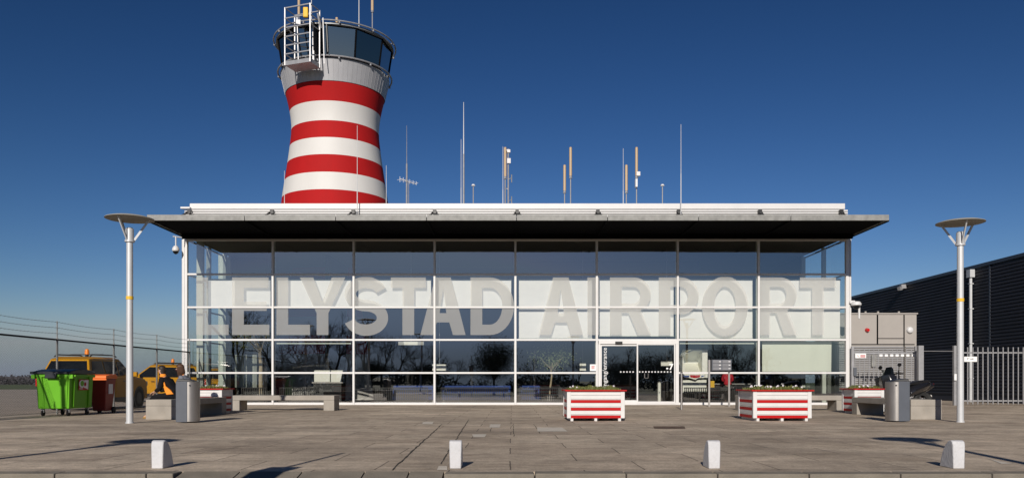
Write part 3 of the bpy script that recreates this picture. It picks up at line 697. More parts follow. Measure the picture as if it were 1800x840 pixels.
# ------------------------------------------------------------------ bollards
def bollard(label, px):
    d=9.25; x=X(px,d); w=.066
    prof=[(0,0),(0,.27),(.012,.315),(.05,.33),(.10,.32),(.17,.27),(.235,.18),(.28,.08),(.31,0)]
    o=MB().prism([(d+a,b) for a,b in prof],'x',x-w,x+w).build('bollard',BOLW,None,smooth=True,bevel=.011,bseg=2)
    me=o.data
    for v in me.vertices:
        v.co.x = x+(v.co.x-x)*(1.0+.10*(v.co.z/.33)-.0*(v.co.y-d)); v.co.y += 0
    tag(o,label,'bollard','low white bollards along the kerb'); return o
for lb,px in (('low white concrete bollard nearest the left lamp post',276),('low white concrete bollard in front of the middle of the terminal',800.5),
              ('low white concrete bollard in front of the right red striped planter',1256),('low white concrete bollard nearest the right lamp post',1686)):
    bollard(lb,px)

# ------------------------------------------------------------------ concrete benches
def bench(label, lx, ly, rz, L=3.75):
    o=thing('concrete_bench',label,'bench',(0,0,0),'concrete benches on the plaza')
    mb=MB(); mb.box(-L/2,L/2,-.42,.42,.37,.54); mb.build('seat_slab',CONC,o,bevel=.012)
    for s in (-1,1):
        mb=MB(); a,b=(L/2-.38,L/2) if s>0 else (-L/2,-L/2+.38); mb.box(a,b,-.42,.42,0,.368); mb.build('leg',CONC,o,bevel=.012)
    o.rotation_euler=(0,0,rz); o.location=(lx,ly,0); return o
bench('concrete bench with two people seated, running towards the terminal at left',-9.48,23.4,R(90))
bench('concrete bench lying parallel to the facade at the left',-8.2,28.75,0)
bench('concrete bench parallel to the facade behind the right planter',10.05,28.75,0)
bench('concrete bench running towards the terminal behind the right litter bin',11.2,23.4,R(90))

# ------------------------------------------------------------------ litter bins
def bin_(label, lx, ly, s):
    o=thing('litter_bin',label,'litter bin',(0,0,0),'steel and grey litter bins')
    mb=MB(); pts=[(-.27*s,-.23),(.02*s,-.25),(.02*s,.25),(-.27*s,.23)]; mb.prism(pts,'z',.02,1.03); mb.build('grey_body',BINGREY,o,bevel=.012)
    mb=MB(); pts=[(.024*s,-.255)]+[(.024*s+.20*s*math.cos(R(a)),.255*math.sin(R(a))) for a in range(-80,81,10)]+[(.024*s,.255)]
    mb.prism(pts,'z',.03,1.02); mb.build('steel_door',STEEL,o,smooth=True,bevel=.006)
    mb=MB(); mb.add([(-.26*s,-.23,1.032),(.19*s,-.15,1.022),(.19*s,.15,1.022),(-.26*s,.23,1.032),(-.24*s,-.2,1.10),(.02*s,-.16,1.075),(.02*s,.16,1.075),(-.24*s,.2,1.10)],
        [(0,1,2,3),(4,5,6,7),(0,1,5,4),(1,2,6,5),(2,3,7,6),(3,0,4,7)]); mb.build('lid',BLACK,o,bevel=.008)
    mb=MB(); mb.cyl((.0*s+.09*s,-.262,.93),(.09*s,-.24,.93),.018,n=10); mb.build('lock',BLACK,o)
    o.location=(lx,ly,0); return o
bin_('litter bin beside the seated people, grey side left and steel side right',-8.06,19.95,1)
bin_('litter bin in front of the scooters, steel side left and grey side right',9.81,20.4,-1)

# ------------------------------------------------------------------ planters
def planter(label, x0,x1,y0,y1, H=.81, n=90, feet=.075, rz=0, nf=14):
    cx,cy=(x0+x1)/2,(y0+y1)/2; w,dp=x1-x0,y1-y0
    o=thing('planter',label,'planter',(0,0,0),'red and white striped wooden planters')
    x0,x1,y0,y1=-w/2,w/2,-dp/2,dp/2
    for a,b in ((x0,y0),(x1-.1,y0),(x0,y1-.1),(x1-.1,y1-.1)): mb=MB(); mb.box(a,a+.1,b,b+.1,feet-.0,H-.035); mb.build('corner_post',WHITE,o,bevel=.006)
    bands=7; bh=(H-.035-feet)/bands
    wb=MB(); rb=MB()
    for k in range(bands):
        z0=feet+bh*k; z1=z0+bh-.006; t = rb if k in (0,2,4) else wb
        hh = z1 if k not in (0,2,4) else z0+bh*.72
        for (a,b,c,e) in ((x0+.1,x1-.1,y0+.012,y0+.04),(x0+.1,x1-.1,y1-.04,y1-.012),(x0+.012,x0+.04,y0+.1,y1-.1),(x1-.04,x1-.012,y0+.1,y1-.1)):
            t.box(a,b,c,e,z0,hh-.0)
            if k in (0,2,4): wb.box(a,b,c,e,hh+.004,z1)
    wb.build('white_boards',WHITE,o,bevel=.004); rb.build('red_boards',RED,o,bevel=.004)
    mb=MB(); r=.05
    mb.box(x0-r,x1+r,y0-r,y0+.08,H-.034,H); mb.box(x0-r,x1+r,y1-.08,y1+r,H-.034,H); mb.box(x0-r,x0+.08,y0+.08,y1-.08,H-.034,H); mb.box(x1-.08,x1+r,y0+.08,y1-.08,H-.034,H)
    mb.build('rim',RED,o,bevel=.005)
    for fx in (x0+.13,0,x1-.13):
        mb=MB(); mb.box(fx-.035,fx+.035,y0+.02,y1-.02,0,feet-.002); mb.build('foot',WHITE,o)
    mb=MB(); mb.box(x0+.05,x1-.05,y0+.05,y1-.05,H-.09,H-.05); mb.build('soil',SOIL,o)
    rr=random.Random(int(abs(cx)*100)); mb=MB()
    for k in range(int(n*20)):
        px_,py_=rr.uniform(x0+.08,x1-.08),rr.uniform(y0+.08,y1-.08); e=min(px_-x0,x1-px_,.3)/.3
        a=rr.uniform(0,6.28); h=(rr.uniform(.03,.10)+.05*max(0,math.sin(px_*7+2)*math.sin(py_*6)))*(.5+.5*e)+.01; l=rr.uniform(.02,.045); tl=rr.uniform(-.03,.03); z=H-.06+rr.uniform(0,.05)
        c,s=math.cos(a)*l,math.sin(a)*l
        mb.quad((px_-c*.5,py_-s*.5,z),(px_+c*.5,py_+s*.5,z),(px_+c*.4+tl,py_+s*.4+tl,z+h),(px_-c*.4+tl,py_-s*.4+tl,z+h*.9))
    mb.build('foliage',LEAF,o)
    for k in range(nf):
        px_,py_=rr.uniform(x0+.12,x1-.12),rr.uniform(y0+.1,y1-.15); z=H+rr.uniform(.05,.11); mb=MB(); q=rr.uniform(.018,.03)
        for j in range(5):
            a=j*1.257+k; mb.quad((px_,py_,z),(px_+q*math.cos(a-.4),py_+q*math.sin(a-.4)*.6,z+q*.9*math.sin(a-.4)+.004),(px_+q*1.4*math.cos(a),py_-.01,z+q*1.3*math.sin(a)),(px_+q*math.cos(a+.4),py_+q*math.sin(a+.4)*.6,z+q*.9*math.sin(a+.4)))
        mb.sphere((px_,py_-.01,z),.008,6); mb.build('flower',PETAL,o)
    o.location=(cx,cy,0); o.rotation_euler=(0,0,rz)
planter('large red and white striped planter in front of the entrance door',1.43,2.93,20.7,22.2,nf=9)
planter('large red and white striped planter right of the mailboxes',6.27,7.79,20.7,22.1,nf=22)
planter('small red and white striped planter behind the two seated people',-10.24,-9.29,25.5,26.5,n=45,nf=5)
planter('small red and white striped planter in front of the scooters by the gate',10.97,11.92,25.5,26.5,n=45,nf=5)

# ------------------------------------------------------------------ refuse containers
def container():
    o=thing('refuse_container','large green wheeled refuse container with a black lid by the chain link fence','refuse container',(0,0,0))
    w,dp=1.0,1.36
    def sec(z,e): return [(-w/2+e,-dp/2+e,z),(w/2-e,-dp/2+e,z),(w/2-e,dp/2-e,z),(-w/2+e,dp/2-e,z)]
    mb=MB(); a=sec(.22,.035); b=sec(1.24,.0)
    mb.add(a+b,[(0,1,2,3),(4,5,6,7),(0,1,5,4),(1,2,6,5),(2,3,7,6),(3,0,4,7)])
    for s in (-1,1):
        for t in (-.42,.0,.42):
            if t==0: continue
            mb.bar((s*(w/2-.02),t*dp/1.36,.26),(s*(w/2+.015),t*dp/1.36,1.2),.05,.10)
    for t in (-.36,.36): mb.bar((t*.92,-dp/2+.05,.26),(t*1.08,-dp/2-.015,1.2),.17,.06)
    mb.build('body',GREEN,o,bevel=.03,bseg=3)
    mb=MB(); mb.box(-w/2-.04,w/2+.04,-dp/2-.05,-dp/2+.03,1.16,1.25); mb.box(-w/2-.04,w/2+.04,dp/2-.03,dp/2+.05,1.16,1.25)
    mb.box(-w/2-.05,-w/2+.02,-dp/2+.03,dp/2-.03,1.17,1.245); mb.box(w/2-.02,w/2+.05,-dp/2+.03,dp/2-.03,1.17,1.245)
    mb.build('rim',GREEN,o,bevel=.015)
    for s in (-1,1):
        mb=MB(); mb.box(s*.56-.06,s*.56+.06,-dp/2-.04,-dp/2+.14,1.12,1.24); mb.cyl((s*.52,-dp/2+.05,1.2),(s*.67,-dp/2+.05,1.2),.028); mb.build('trunnion',GREEN,o,bevel=.01)
    mb=MB(); pts=[(-dp/2-.07,1.255)]+[(-dp/2-.05+(dp+.1)*k/14, 1.28+.13*math.sin(math.pi*(.12+.78*k/14))) for k in range(15)]+[(dp/2+.07,1.255)]
    mb.prism(pts,'x',-w/2-.06,w/2+.06); mb.box(-w/2-.13,w/2+.0,-dp/2-.1,-dp/2-.02,1.25,1.33); mb.box(-.17,.17,-dp/2-.13,-dp/2-.07,1.12,1.30); mb.build('lid',mat('lid_black',(.018,.02,.026),.35,var=.1,vscale=4),o,smooth=True,bevel=.02)
    for sx in (-1,1):
        for sy in (-1,1):
            mb=MB(); cx,cy=sx*.38,sy*.52; mb.cyl((cx-.02,cy,.09),(cx+.02,cy,.09),.09,n=16); c=mb.build('castor',RUBBER,o)
            mb=MB(); mb.box(cx-.04,cx+.04,cy-.03,cy+.03,.1,.235); mb.build('fork',LGALV,c)
    mb=MB(); mb.add([(w/2+.010,-.20,.77),(w/2+.010,.36,.77),(w/2+.024,.36,1.10),(w/2+.024,-.20,1.10)],[(0,1,2,3)]); st=mb.build('sticker',INKR,o)
    mb=MB()
    P=lambda y,z: (w/2+.0285+(z-1.1)*.045, y, z)
    mb.add([P(-.02+.17*math.cos(a),.965+.12*math.sin(a)) for a in [i*.35 for i in range(18)]],[tuple(range(18))]); mb.add([P(.08,.85),P(.34,.79),P(.34,1.08),P(.1,1.08)],[(0,1,2,3)]); mb.build('sticker_white',PAPER,st)
    mb=MB(); P=lambda y,z: (w/2+.0315+(z-1.1)*.045, y, z)
    mb.add([P(-.02+.10*math.cos(a),.975+.085*math.sin(a)) for a in [i*.35 for i in range(18)]],[tuple(range(18))]); mb.build('sticker_green',GREEN,st)
    mb=MB(); mb.add([P(.15+.06*math.cos(a),.95+.06*math.sin(a)) for a in [i*.35 for i in range(18)]],[tuple(range(18))]); mb.build('sticker_red',RED,st)
    mb=MB()
    for z in (.83,.80): mb.add([P(-.17,z),P(.02,z),P(.02,z+.014),P(-.17,z+.014)],[(0,1,2,3)])
    mb.build('sticker_text',PAPER,st)
    mb=MB(); mb.box(w/2-.005,w/2+.006,-.45,.5,.25,.27); 
    o.location=(-13.68,24.4,0)
container()
o=thing('wheelie_bin','red wheelie bin with an orange lid beside the green container','wheelie bin',(0,0,0))
mb=MB(); a=[(-.2,-.24,.08),(.2,-.24,.08),(.2,.22,.08),(-.2,.22,.08)]; b=[(-.27,-.32,1.06),(.27,-.32,1.06),(.27,.34,1.06),(-.27,.34,1.06)]
mb.add(a+b,[(0,1,2,3),(4,5,6,7),(0,1,5,4),(1,2,6,5),(2,3,7,6),(3,0,4,7)]); mb.build('body',REDP,o,bevel=.02)
mb=MB(); mb.prism([(-.36,1.07),(-.35,1.15),(-.1,1.19),(.3,1.2),(.40,1.13),(.40,1.07)],'x',-.29,.29); mb.box(-.29,.29,-.35,-.29,1.0,1.065); mb.build('lid',ORANGEP,o,bevel=.015)
for s in (-1,1):
    mb=MB(); mb.cyl((s*.2,.24,.1),(s*.26,.24,.1),.1,n=16); mb.build('wheel',RUBBER,o)
mb=MB(); mb.box(.245,.262,-.12,.14,.6,.9); mb.build('label_sticker',PAPER,o)
mb=MB(); mb.tube([(-.2,.38,1.02),(-.2,.44,1.08),(.2,.44,1.08),(.2,.38,1.02)],.016); mb.build('handle',ORANGEP,o)
o.location=(-13.36,26.0,0); o.scale=(1,1,1.06)

# ------------------------------------------------------------------ chain link fence
FX=-14.45
Fn=thing('chain_link_fence','tall chain link fence with barbed wire on leaning tops at the left','fence',(FX,20,0))
posts=[14.6,18.15,21.7,25.3,28.9,32.4,35.7]
for y in posts:
    mb=MB(); mb.cyl((FX,y,0),(FX,y,2.42),.032,n=10); mb.cyl((FX,y,2.42),(FX,y,2.95),.018,n=8); mb.build('post',GALV,Fn)
mb=MB(); mb.cyl((FX,14.6,2.36),(FX,35.75,2.36),.028,n=8); mb.build('top_rail',mat('rail_dull',(.03,.03,.03),1.0,spec=0.0),Fn)
mb=MB(); mb.cyl((FX,14.6,.06),(FX,35.75,.06),.006,n=5); mb.build('bottom_wire',GALV,Fn)
for z in (2.56,2.74,2.92):
    mb=MB()
    for a,b in zip(posts,posts[1:]):
        pts=[(FX,a+(b-a)*k/6,z-.035*math.sin(math.pi*k/6)) for k in range(7)]; mb.tube(pts,.0045,4)
        for k in range(20):
            yy=a+(b-a)*(k+.5)/20; zz=z-.035*math.sin(math.pi*(k+.5)/20); mb.bar((FX-.02,yy,zz-.02),(FX+.02,yy+.01,zz+.02),.005,.005)
    mb.build('barbed_wire',mat('wire_dull',(.10,.10,.10),1.0,spec=0.0),Fn)
mb=MB(); p=.075
def dw(y0,z0,y1,z1):
    mb.v += []; 
    r=.0019; k=len(mb.v); dy,dz=y1-y0,z1-z0; l=math.hypot(dy,dz); ny,nz=-dz/l*r,dy/l*r
    mb.v += [(FX-r,y0,z0),(FX+r*.5,y0+ny,z0+nz),(FX+r*.5,y0-ny,z0-nz),(FX-r,y1,z1),(FX+r*.5,y1+ny,z1+nz),(FX+r*.5,y1-ny,z1-nz)]
    mb.f += [(k,k+1,k+4,k+3),(k+1,k+2,k+5,k+4),(k+2,k,k+3,k+5)]; mb.m += [0]*3
ya,yb2,ht=14.6,35.7,2.34; t=ya-ht
while t<yb2:
    a=max(t,ya); b=min(t+ht,yb2)
    if b>a: dw(a,.04+(a-t)*.98,b,.04+(b-t)*.98); dw(a,.04+ht*.98-(a-t)*.98,b,.04+ht*.98-(b-t)*.98)
    t+=p
mb.build('wire_mesh',mat('mesh_dull',(.09,.09,.09),1.0,spec=0.0),Fn)

# ------------------------------------------------------------------ cars
def car(label, name='airport_car', rack=True):
    o=thing(name,label,'car',(0,0,0),'yellow airport vehicles behind the fence')
    W2=.95; wr=.37; wx=(-1.38,1.42)
    def arch(cx): return [(cx-.44*math.cos(R(a)) if False else cx+.44*math.cos(R(a)), .36+.44*math.sin(R(a))) for a in range(180,-1,-20)]
    bot=[(-2.28,.42)]+[(-1.84,.30)]+[p for p in arch(wx[0]) if p[1]>=.36]+[(-.9,.26),(.95,.26)]+[p for p in arch(wx[1]) if p[1]>=.36]+[(1.9,.3),(2.30,.40)]
    top=[(2.36,.62),(2.33,.92),(2.15,1.07),(1.15,1.17),(-2.2,1.14),(-2.33,1.0),(-2.36,.66)]
    pts=bot+top
    mb=MB()
    lay=[(-W2,.0),(-W2+.05,0),(W2-.05,0),(W2,0)]
    n=len(pts); 
    for j,yy in enumerate((-W2,-.55,0,.55,W2)):
        for (x,z) in pts:
            k=1-.10*(abs(yy)/W2)**3*max(0,(abs(x)-1.7)/.66)  # rounder corners in plan
            yt=yy*(1-.05*max(0,(z-.75))/.4)
            mb.v.append((x*k if abs(x)>1.7 else x,yt,z))
    for j in range(4):
        for i in range(n): mb.f.append((j*n+i,j*n+(i+1)%n,(j+1)*n+(i+1)%n,(j+1)*n+i)); mb.m.append(0)
    mb.f += [tuple(range(n)),tuple(range(4*n,5*n))[::-1]]; mb.m += [0,0]
    body=mb.build('body',CARY,o,smooth=True,bevel=.035,bseg=3,ang=50)
    # greenhouse
    b=[(-2.24,1.12),(1.12,1.15)]; t=[(-1.92,1.78),(.30,1.80)]
    yb_,yt_=.885,.69
    mb=MB(); V=[(b[0][0],-yb_,1.12),(b[1][0],-yb_,1.15),(b[1][0],yb_,1.15),(b[0][0],yb_,1.12),(t[0][0],-yt_,1.74),(t[1][0],-yt_,1.78),(t[1][0],yt_,1.78),(t[0][0],yt_,1.74)]
    mb.add(V,[(0,1,2,3),(0,1,5,4),(1,2,6,5),(2,3,7,6),(3,0,4,7),(4,5,6,7)]); mb.add([(t[0][0],-yt_,1.74),(t[1][0],-yt_,1.78),(t[1][0],yt_,1.78),(t[0][0],yt_,1.74),(-1.7,-.5,1.83),(.1,-.5,1.85),(.1,.5,1.85),(-1.7,.5,1.83)],[(0,1,5,4),(1,2,6,5),(2,3,7,6),(3,0,4,7),(4,5,6,7)])
    mb.build('cabin',CARY,o,smooth=True,bevel=.03,bseg=3,ang=50)
    def side(x,z,s,off=.012):   # point on the cabin side
        f=(z-1.13)/.63; return (x, s*(yb_+(yt_-yb_)*f+off), z)
    for s in (-1,1):
        for poly in (((.98,1.2),(-.02,1.2),(-.02,1.70),(.33,1.70)),((-.10,1.2),(-1.02,1.2),(-1.02,1.69),(-.10,1.70)),((-1.10,1.2),(-2.02,1.21),(-1.78,1.67),(-1.10,1.69))):
            mb=MB(); P=[side(x,z,s) for x,z in poly]; Q=[side(x,z,s,-.01) for x,z in poly]; mb.add(P+Q,[(0,1,2,3),(4,5,6,7),(0,1,5,4),(1,2,6,5),(2,3,7,6),(3,0,4,7)]); mb.build('side_window',CARG,o)
    def endp(y,f,front,off=.012):
        if front: x=b[1][0]+(t[1][0]-b[1][0])*f+off; z=1.15+.63*f
        else: x=b[0][0]+(t[0][0]-b[0][0])*f-off; z=1.12+.62*f
        return (x,y,z)
    for front in (True,False):
        mb=MB(); P=[endp(-.80,.08,front),endp(.80,.08,front),endp(.64,.90,front),endp(-.64,.90,front)]; Q=[endp(-.80,.08,front,-.01),endp(.80,.08,front,-.01),endp(.64,.90,front,-.01),endp(-.64,.90,front,-.01)]
        mb.add(P+Q,[(0,1,2,3),(4,5,6,7),(0,1,5,4),(1,2,6,5),(2,3,7,6),(3,0,4,7)]); mb.build('windscreen' if front else 'rear_window',CARG,o)
    for s in (-1,1):
        mb=MB(); mb.tube([(-1.75,s*.64,1.83),(-1.6,s*.64,1.90),(0,s*.64,1.92),(.15,s*.64,1.86)],.022,8); mb.build('roof_rail',BLACK,o)
        mb=MB(); mb.box(-2.375,-2.15,s*.905-.06 if s>0 else -.965,.965 if s>0 else -.845,.82,1.08); mb.build('tail_light',TAIL,o,bevel=.02)
        mb=MB(); mb.box(2.12,2.30,.60 if s>0 else -.88,.88 if s>0 else -.60,.82,1.0); mb.build('headlight',RIM,o,bevel=.03)
        mb=MB(); mb.box(.78,.92,.93 if s>0 else -1.14,1.14 if s>0 else -.93,1.16,1.34); mb.build('wing_mirror',CARY,o,bevel=.03)
        mb=MB(); mb.bar((-.85,s*.955,.98),(-.68,s*.955,.98),.03,.03); mb.bar((.1,s*.96,1.0),(.27,s*.96,1.0),.03,.03); mb.build('door_handle',BLACK,o)
        mb=MB(); mb.box(-.92,.95,.94 if s>0 else -.975,.975 if s>0 else -.94,.27,.42); mb.build('sill',BLACK,o)
        for x in wx:
            mb=MB(); y0=s*.72; y1=s*.94; mb.lathe([(.22,-.11),(.35,-.11),(.37,-.07),(.37,.07),(.35,.11),(.22,.11)],(x,s*.83,.37),28,ax='y'); wt=mb.build('wheel',RUBBER,o,smooth=True)
            mb=MB(); mb.lathe([(.01,s*.06),(.06,s*.08),(.06,s*.05)],(x,s*.83,.37),16,ax='y')
            for k in range(6):
                a=k*math.pi/3; mb.bar((x+.05*math.cos(a),s*.90,.37+.05*math.sin(a)),(x+.22*math.cos(a),s*.91,.37+.22*math.sin(a)),.06,.03,up=(0,1,0))
            mb.lathe([(.20,s*.09),(.23,s*.10),(.23,-.02)],(x,s*.83,.37),28,ax='y'); mb.build('rim',RIM,wt,smooth=True)
            mb=MB(); mb.lathe([(.43,-.16),(.43,.0)],(x,s*.80,.38),20,a0=0,a1=180,ax='y'); mb.lathe([(.01,-.14),(.43,-.14)],(x,s*.80,.38),20,ax='y'); mb.build('wheel_arch',BLACK,o)
    mb=MB(); mb.box(2.2,2.36,-.5,.5,.5,.78); mb.build('grille',BLACK,o,bevel=.02)
    mb=MB(); mb.box(-2.40,-2.2,-.84,.84,.42,.60); mb.box(2.2,2.38,-.84,.84,.34,.48); mb.build('bumper',BLACK,o,bevel=.03)
    mb=MB(); mb.box(-2.385,-2.35,-.26,.26,.74,.86); mb.build('number_plate',YSTICK,o)
    mb=MB(); mb.cyl((-.75,0,1.84),(-.75,0,1.92),.06,n=14); mb.bar((-.75,-.62,1.93),(-.75,.62,1.93),.06,.03); bb=mb.build('light_bar',BLACK,o)
    mb=MB(); mb.cyl((-.75,0,1.94),(-.75,0,2.06),.085,.075,16); mb.sphere((-.75,0,2.06),.075,14,z0=0); mb.build('beacon',AMBER,bb,smooth=True)
    return o
c1=car('yellow estate car with roof rails and amber beacon behind the green container')
c1.location=(-15.9,30.55,0); c1.rotation_euler=(0,0,R(90)); c1.scale=(1,1,1.06)
c2=copy_tree(c1); c2['label']='yellow car with a roof light bar parked beyond the seated people'
c2.location=(-18.7,42.0,0); c2.rotation_euler=(0,0,R(180+22))
c3=copy_tree(c1); c3['label']='yellow car seen through the glass corner of the terminal, front towards the plaza'
c3.location=(-17.35,47.6,0); c3.rotation_euler=(0,0,R(-90)); c3.scale=(1,1,1)
# ------------------------------------------------------------------ hangar at the right
HX=24.0; H=7.05
o=thing('hangar','long dark navy hangar with ribbed metal siding at the right','building',(HX,40,0))
mb=MB(); y0,y1=20,57
z=.35; pts=[(HX,.0),(HX,.35)]
while z<H-.3:
    pts += [(HX,z+.02),(HX-.045,z+.05),(HX-.045,z+.125),(HX,z+.155)]; z+=.17
pts.append((HX,H-.02))
n=len(pts)
for yy in (y0,41.2): 
    pass
def sid(a,b):
    k=len(mb.v); mb.v += [(x,a,z) for x,z in pts]+[(x,b,z) for x,z in pts]; mb.f += [(k+i,k+i+1,k+n+i+1,k+n+i) for i in range(n-1)]; mb.m += [0]*(n-1)
sid(y0,39.9); sid(40.02,y1)
mb.box(HX+.02,HX+18,y0,y1,0,H-.05)
mb.build('ribbed_wall',HANG,o)
mb=MB(); mb.box(HX-.08,HX+.12,y0-.05,y1+.05,H-.16,H+.02); mb.box(HX-.05,HX+.02,39.9,40.02,0,H-.17); mb.build('roof_edge',HANGT,o,bevel=.01)
mb=MB(); dy=HX*FPX/(1712-CXP); mb.cyl((HX-.17,dy,0),(HX-.17,dy,6.5),.075,n=14)
for z in (1.2,3,4.8,6.1): mb.box(HX-.26,HX-.06,dy-.09,dy+.09,z,z+.05)
mb.box(HX-.30,HX-.05,dy-.17,dy+.17,6.45,6.85); mb.build('downpipe',POLE,o)
dy=HX*FPX/(1593-CXP); mb=MB(); mb.box(HX-.35,HX-.05,dy-.12,dy+.12,Z(507,dy),Z(500,dy)); mb.bar((HX-.3,dy,Z(506,dy)),(HX-.5,dy-.1,Z(508,dy)),.2,.2); mb.build('floodlight',LGALV,o)

# ------------------------------------------------------------------ grey technical block
o=thing('technical_cabin','flat roofed grey panelled cabin between terminal and hangar','cabin',(17.5,38,0))
BXR=X(1611,38); BT=Z(552,38)
mb=MB(); mb.box(15.4,BXR,38.0,40.5,0,BT); mb.build('walls',BOXG,o)
mb=MB(); mb.box(15.3,BXR+.05,37.95,40.6,BT,BT+.06); 
for xx in (16.1,17.0,17.6,18.6): mb.cyl((xx,38.3,BT+.05),(xx,38.3,BT+.16),.05)
mb.build('roof_edge',BOXG,o)
mb=MB(); zc=Z(604,38)
mb.box(X(1541,38),X(1543.5,38),37.985,37.998,zc,BT-.03); mb.box(X(1588,38),X(1590,38),37.985,37.998,.1,BT-.03); mb.box(X(1543.6,38),X(1587.9,38),37.985,37.998,Z(594,38)-.03,Z(594,38)); mb.box(15.4,BXR-.1,37.98,37.998,zc-.05,zc-.01)
mb.build('panel_joints',SOFF,o)
mb=MB(); z=.25
while z<zc-.1: mb.box(15.5,X(1587,38),37.93,37.995,z,z+.055); mb.box(X(1591,38),BXR-.08,37.93,37.995,z,z+.055); z+=.105
mb.build('louvres',LGALV,o)
mb=MB(); x,z=X(1524,38),Z(580,38); mb.cyl((x,37.99,z),(x,37.85,z),.11,.07,14); mb.build('siren_light',TAIL,o)
mb=MB(); x,z=X(1599,38),Z(580,38); mb.cyl((x,37.99,z),(x,37.93,z),.17,.15,20); mb.sphere((x,37.93,z),.15,16,sy=.5); mb.build('round_lamp',ANTW,o,smooth=True)
mb=MB(); x,z=X(1537,37.8),Z(637,38); mb.box(x-.1,x+.1,37.85,37.93,z-.2,z+.35); mb.build('control_box',GALV,o)

# ------------------------------------------------------------------ gate, posts and palisade fence
gd=35.6
o=thing('sliding_gate','galvanised bar gate in front of the grey louvred cabin','gate',(16.4,gd,0))
ga,gb=X(1499,gd),X(1610,gd)
x=ga+.1
while x<gb: mb=MB(); mb.cyl((x,gd,.12),(x,gd,2.5),.018,n=6); mb.build('bar',LGALV,o); x+=.21
for z in (.14,2.28): mb=MB(); mb.box(ga,gb,gd-.03,gd+.03,z,z+.07); mb.build('rail',LGALV,o)
mb=MB()
k=0; x=X(1545,gd)
while x<gb-.1: mb.box(x,x+.14,gd-.05,gd-.035,2.16,2.26); x+=.24
mb.build('spike_strip',PAPER,o)
for x,wd in ((ga-.02,.05),(gb,.05)): mb=MB(); mb.box(x-wd,x+wd,gd-.05,gd+.05,0,2.62); mb.build('gate_post',LGALV,o)
mb=MB(); mb.box(X(1502,gd),X(1521,gd),gd-.08,gd-.06,Z(629,gd),Z(621,gd)); s=mb.build('warning_sign',PAPER,o)
mb=MB(); 
for k in range(3): mb.box(X(1511,gd),X(1519.5,gd),gd-.084,gd-.081,Z(624+k*1.7,gd)-.012,Z(624+k*1.7,gd)+.012)
mb.bar((X(1505,gd),gd-.083,Z(624,gd)),(X(1509,gd),gd-.083,Z(627.5,gd)),.04,.003); mb.build('sign_print',INKR,s)
mb=MB(); mb.box(ga-.0,ga+.13,gd-.12,gd-.055,Z(660,gd),Z(646,gd)); mb.build('lock_box',BINGREY,o)
fd=35.0
o=thing('palisade_fence','grey steel bar fence with a white sign at the far right','fence',(21,fd,0))
fa=X(1690,fd); fb=HX-.4+1.5
x=fa+.05
while x<X(1800,fd)+1.0:
    mb=MB(); mb.box(x-.019,x+.019,fd-.02,fd+.02,.05,2.55); mb.build('pale',LGALV,o); x+=.222
for z in (.17,2.28): mb=MB(); mb.box(fa-.1,X(1800,fd)+1.1,fd+.021,fd+.06,z,z+.06); mb.build('rail',LGALV,o)
mb=MB(); mb.box(X(1681,fd),X(1684.5,fd),fd-.06,fd+.06,0,2.62); mb.box(X(1676.5,fd),X(1680.8,fd),fd-.03,fd+.1,0,2.62); mb.build('fence_post',LGALV,o)
mb=MB(); mb.box(X(1675,fd),X(1679,fd),fd-.12,fd-.07,Z(668,fd),Z(657,fd)); mb.build('lock_plate',PAPER,o)
mb=MB(); mb.box(X(1693.5,fd),X(1716,fd),fd-.06,fd-.03,Z(635.5,fd),Z(626.5,fd)); s=mb.build('sign',PAPER,o)
mb=MB()
for a,b,t,q in ((1699,1700,628.8,631.6),(1700.6,1702.4,628.8,629.4),(1704,1705,630,631.2),(1705.6,1707,630,631.4),(1707.6,1709.6,629.6,631.4)): mb.box(X(a,fd),X(b,fd),fd-.064,fd-.061,Z(q,fd),Z(t,fd))
mb.build('sign_print',INK,s)
o=thing('gate_post','broad grey steel gate post beside the grey cabin','post',(X(1617.5,fd),fd,0))
mb=MB(); mb.box(X(1613,fd),X(1622,fd),fd-.1,fd+.1,0,2.62); mb.build('post',LGALV,o,bevel=.01)
mb=MB(); mb.cyl((X(1622,fd),fd,2.38),(X(1677,fd),fd,2.38),.014,n=6); mb.build('cross_wire',LGALV,o)
# low guard wall / chain of the hangar forecourt
# ------------------------------------------------------------------ security cameras
o=thing('security_camera','white dome camera hanging from an arm at the left corner of the canopy','camera',(X(309,35.5),35.5,5.9))
cx,cd=X(309,35.5),35.5
mb=MB(); mb.cyl((cx-.12,cd,Z(415.5,cd)),(BL-.05,F,Z(415.5,cd)),.03,n=8); mb.cyl((cx,cd,Z(415.5,cd)),(cx,cd,Z(434,cd)),.03,n=8); mb.build('arm',ANTW,o)
mb=MB(); zc=Z(438,cd); mb.lathe([(.01,.16),(.08,.14),(.14,.05),(.155,-.02),(.155,-.06),(.13,-.09)],(cx,cd,zc),24); mb.build('housing',ANTW,o,smooth=True)
mb=MB(); mb.lathe([(.13,-.09),(.11,-.16),(.06,-.21),(.01,-.225)],(cx,cd,zc),24); mb.build('dome',CARG,o,smooth=True)
cx,cd=X(1503,35.7),35.7; zc=Z(534,cd)
o=thing('security_camera','white dome camera on a wall bracket at the right corner of the terminal','camera',(cx,cd,zc))
mb=MB(); mb.bar((BR+.1,cd+.1,zc+.1),(cx,cd,zc+.08),.12,.14); mb.cyl((BR+.55,cd+.15,zc-.65),(BR+.55,cd+.15,zc+.05),.05,n=8); mb.build('arm',ANTW,o,bevel=.02)
mb=MB(); mb.lathe([(.01,.12),(.16,.1),(.22,.02),(.22,-.06),(.15,-.09)],(cx+.05,cd,zc),24); mb.build('housing',ANTW,o,smooth=True)
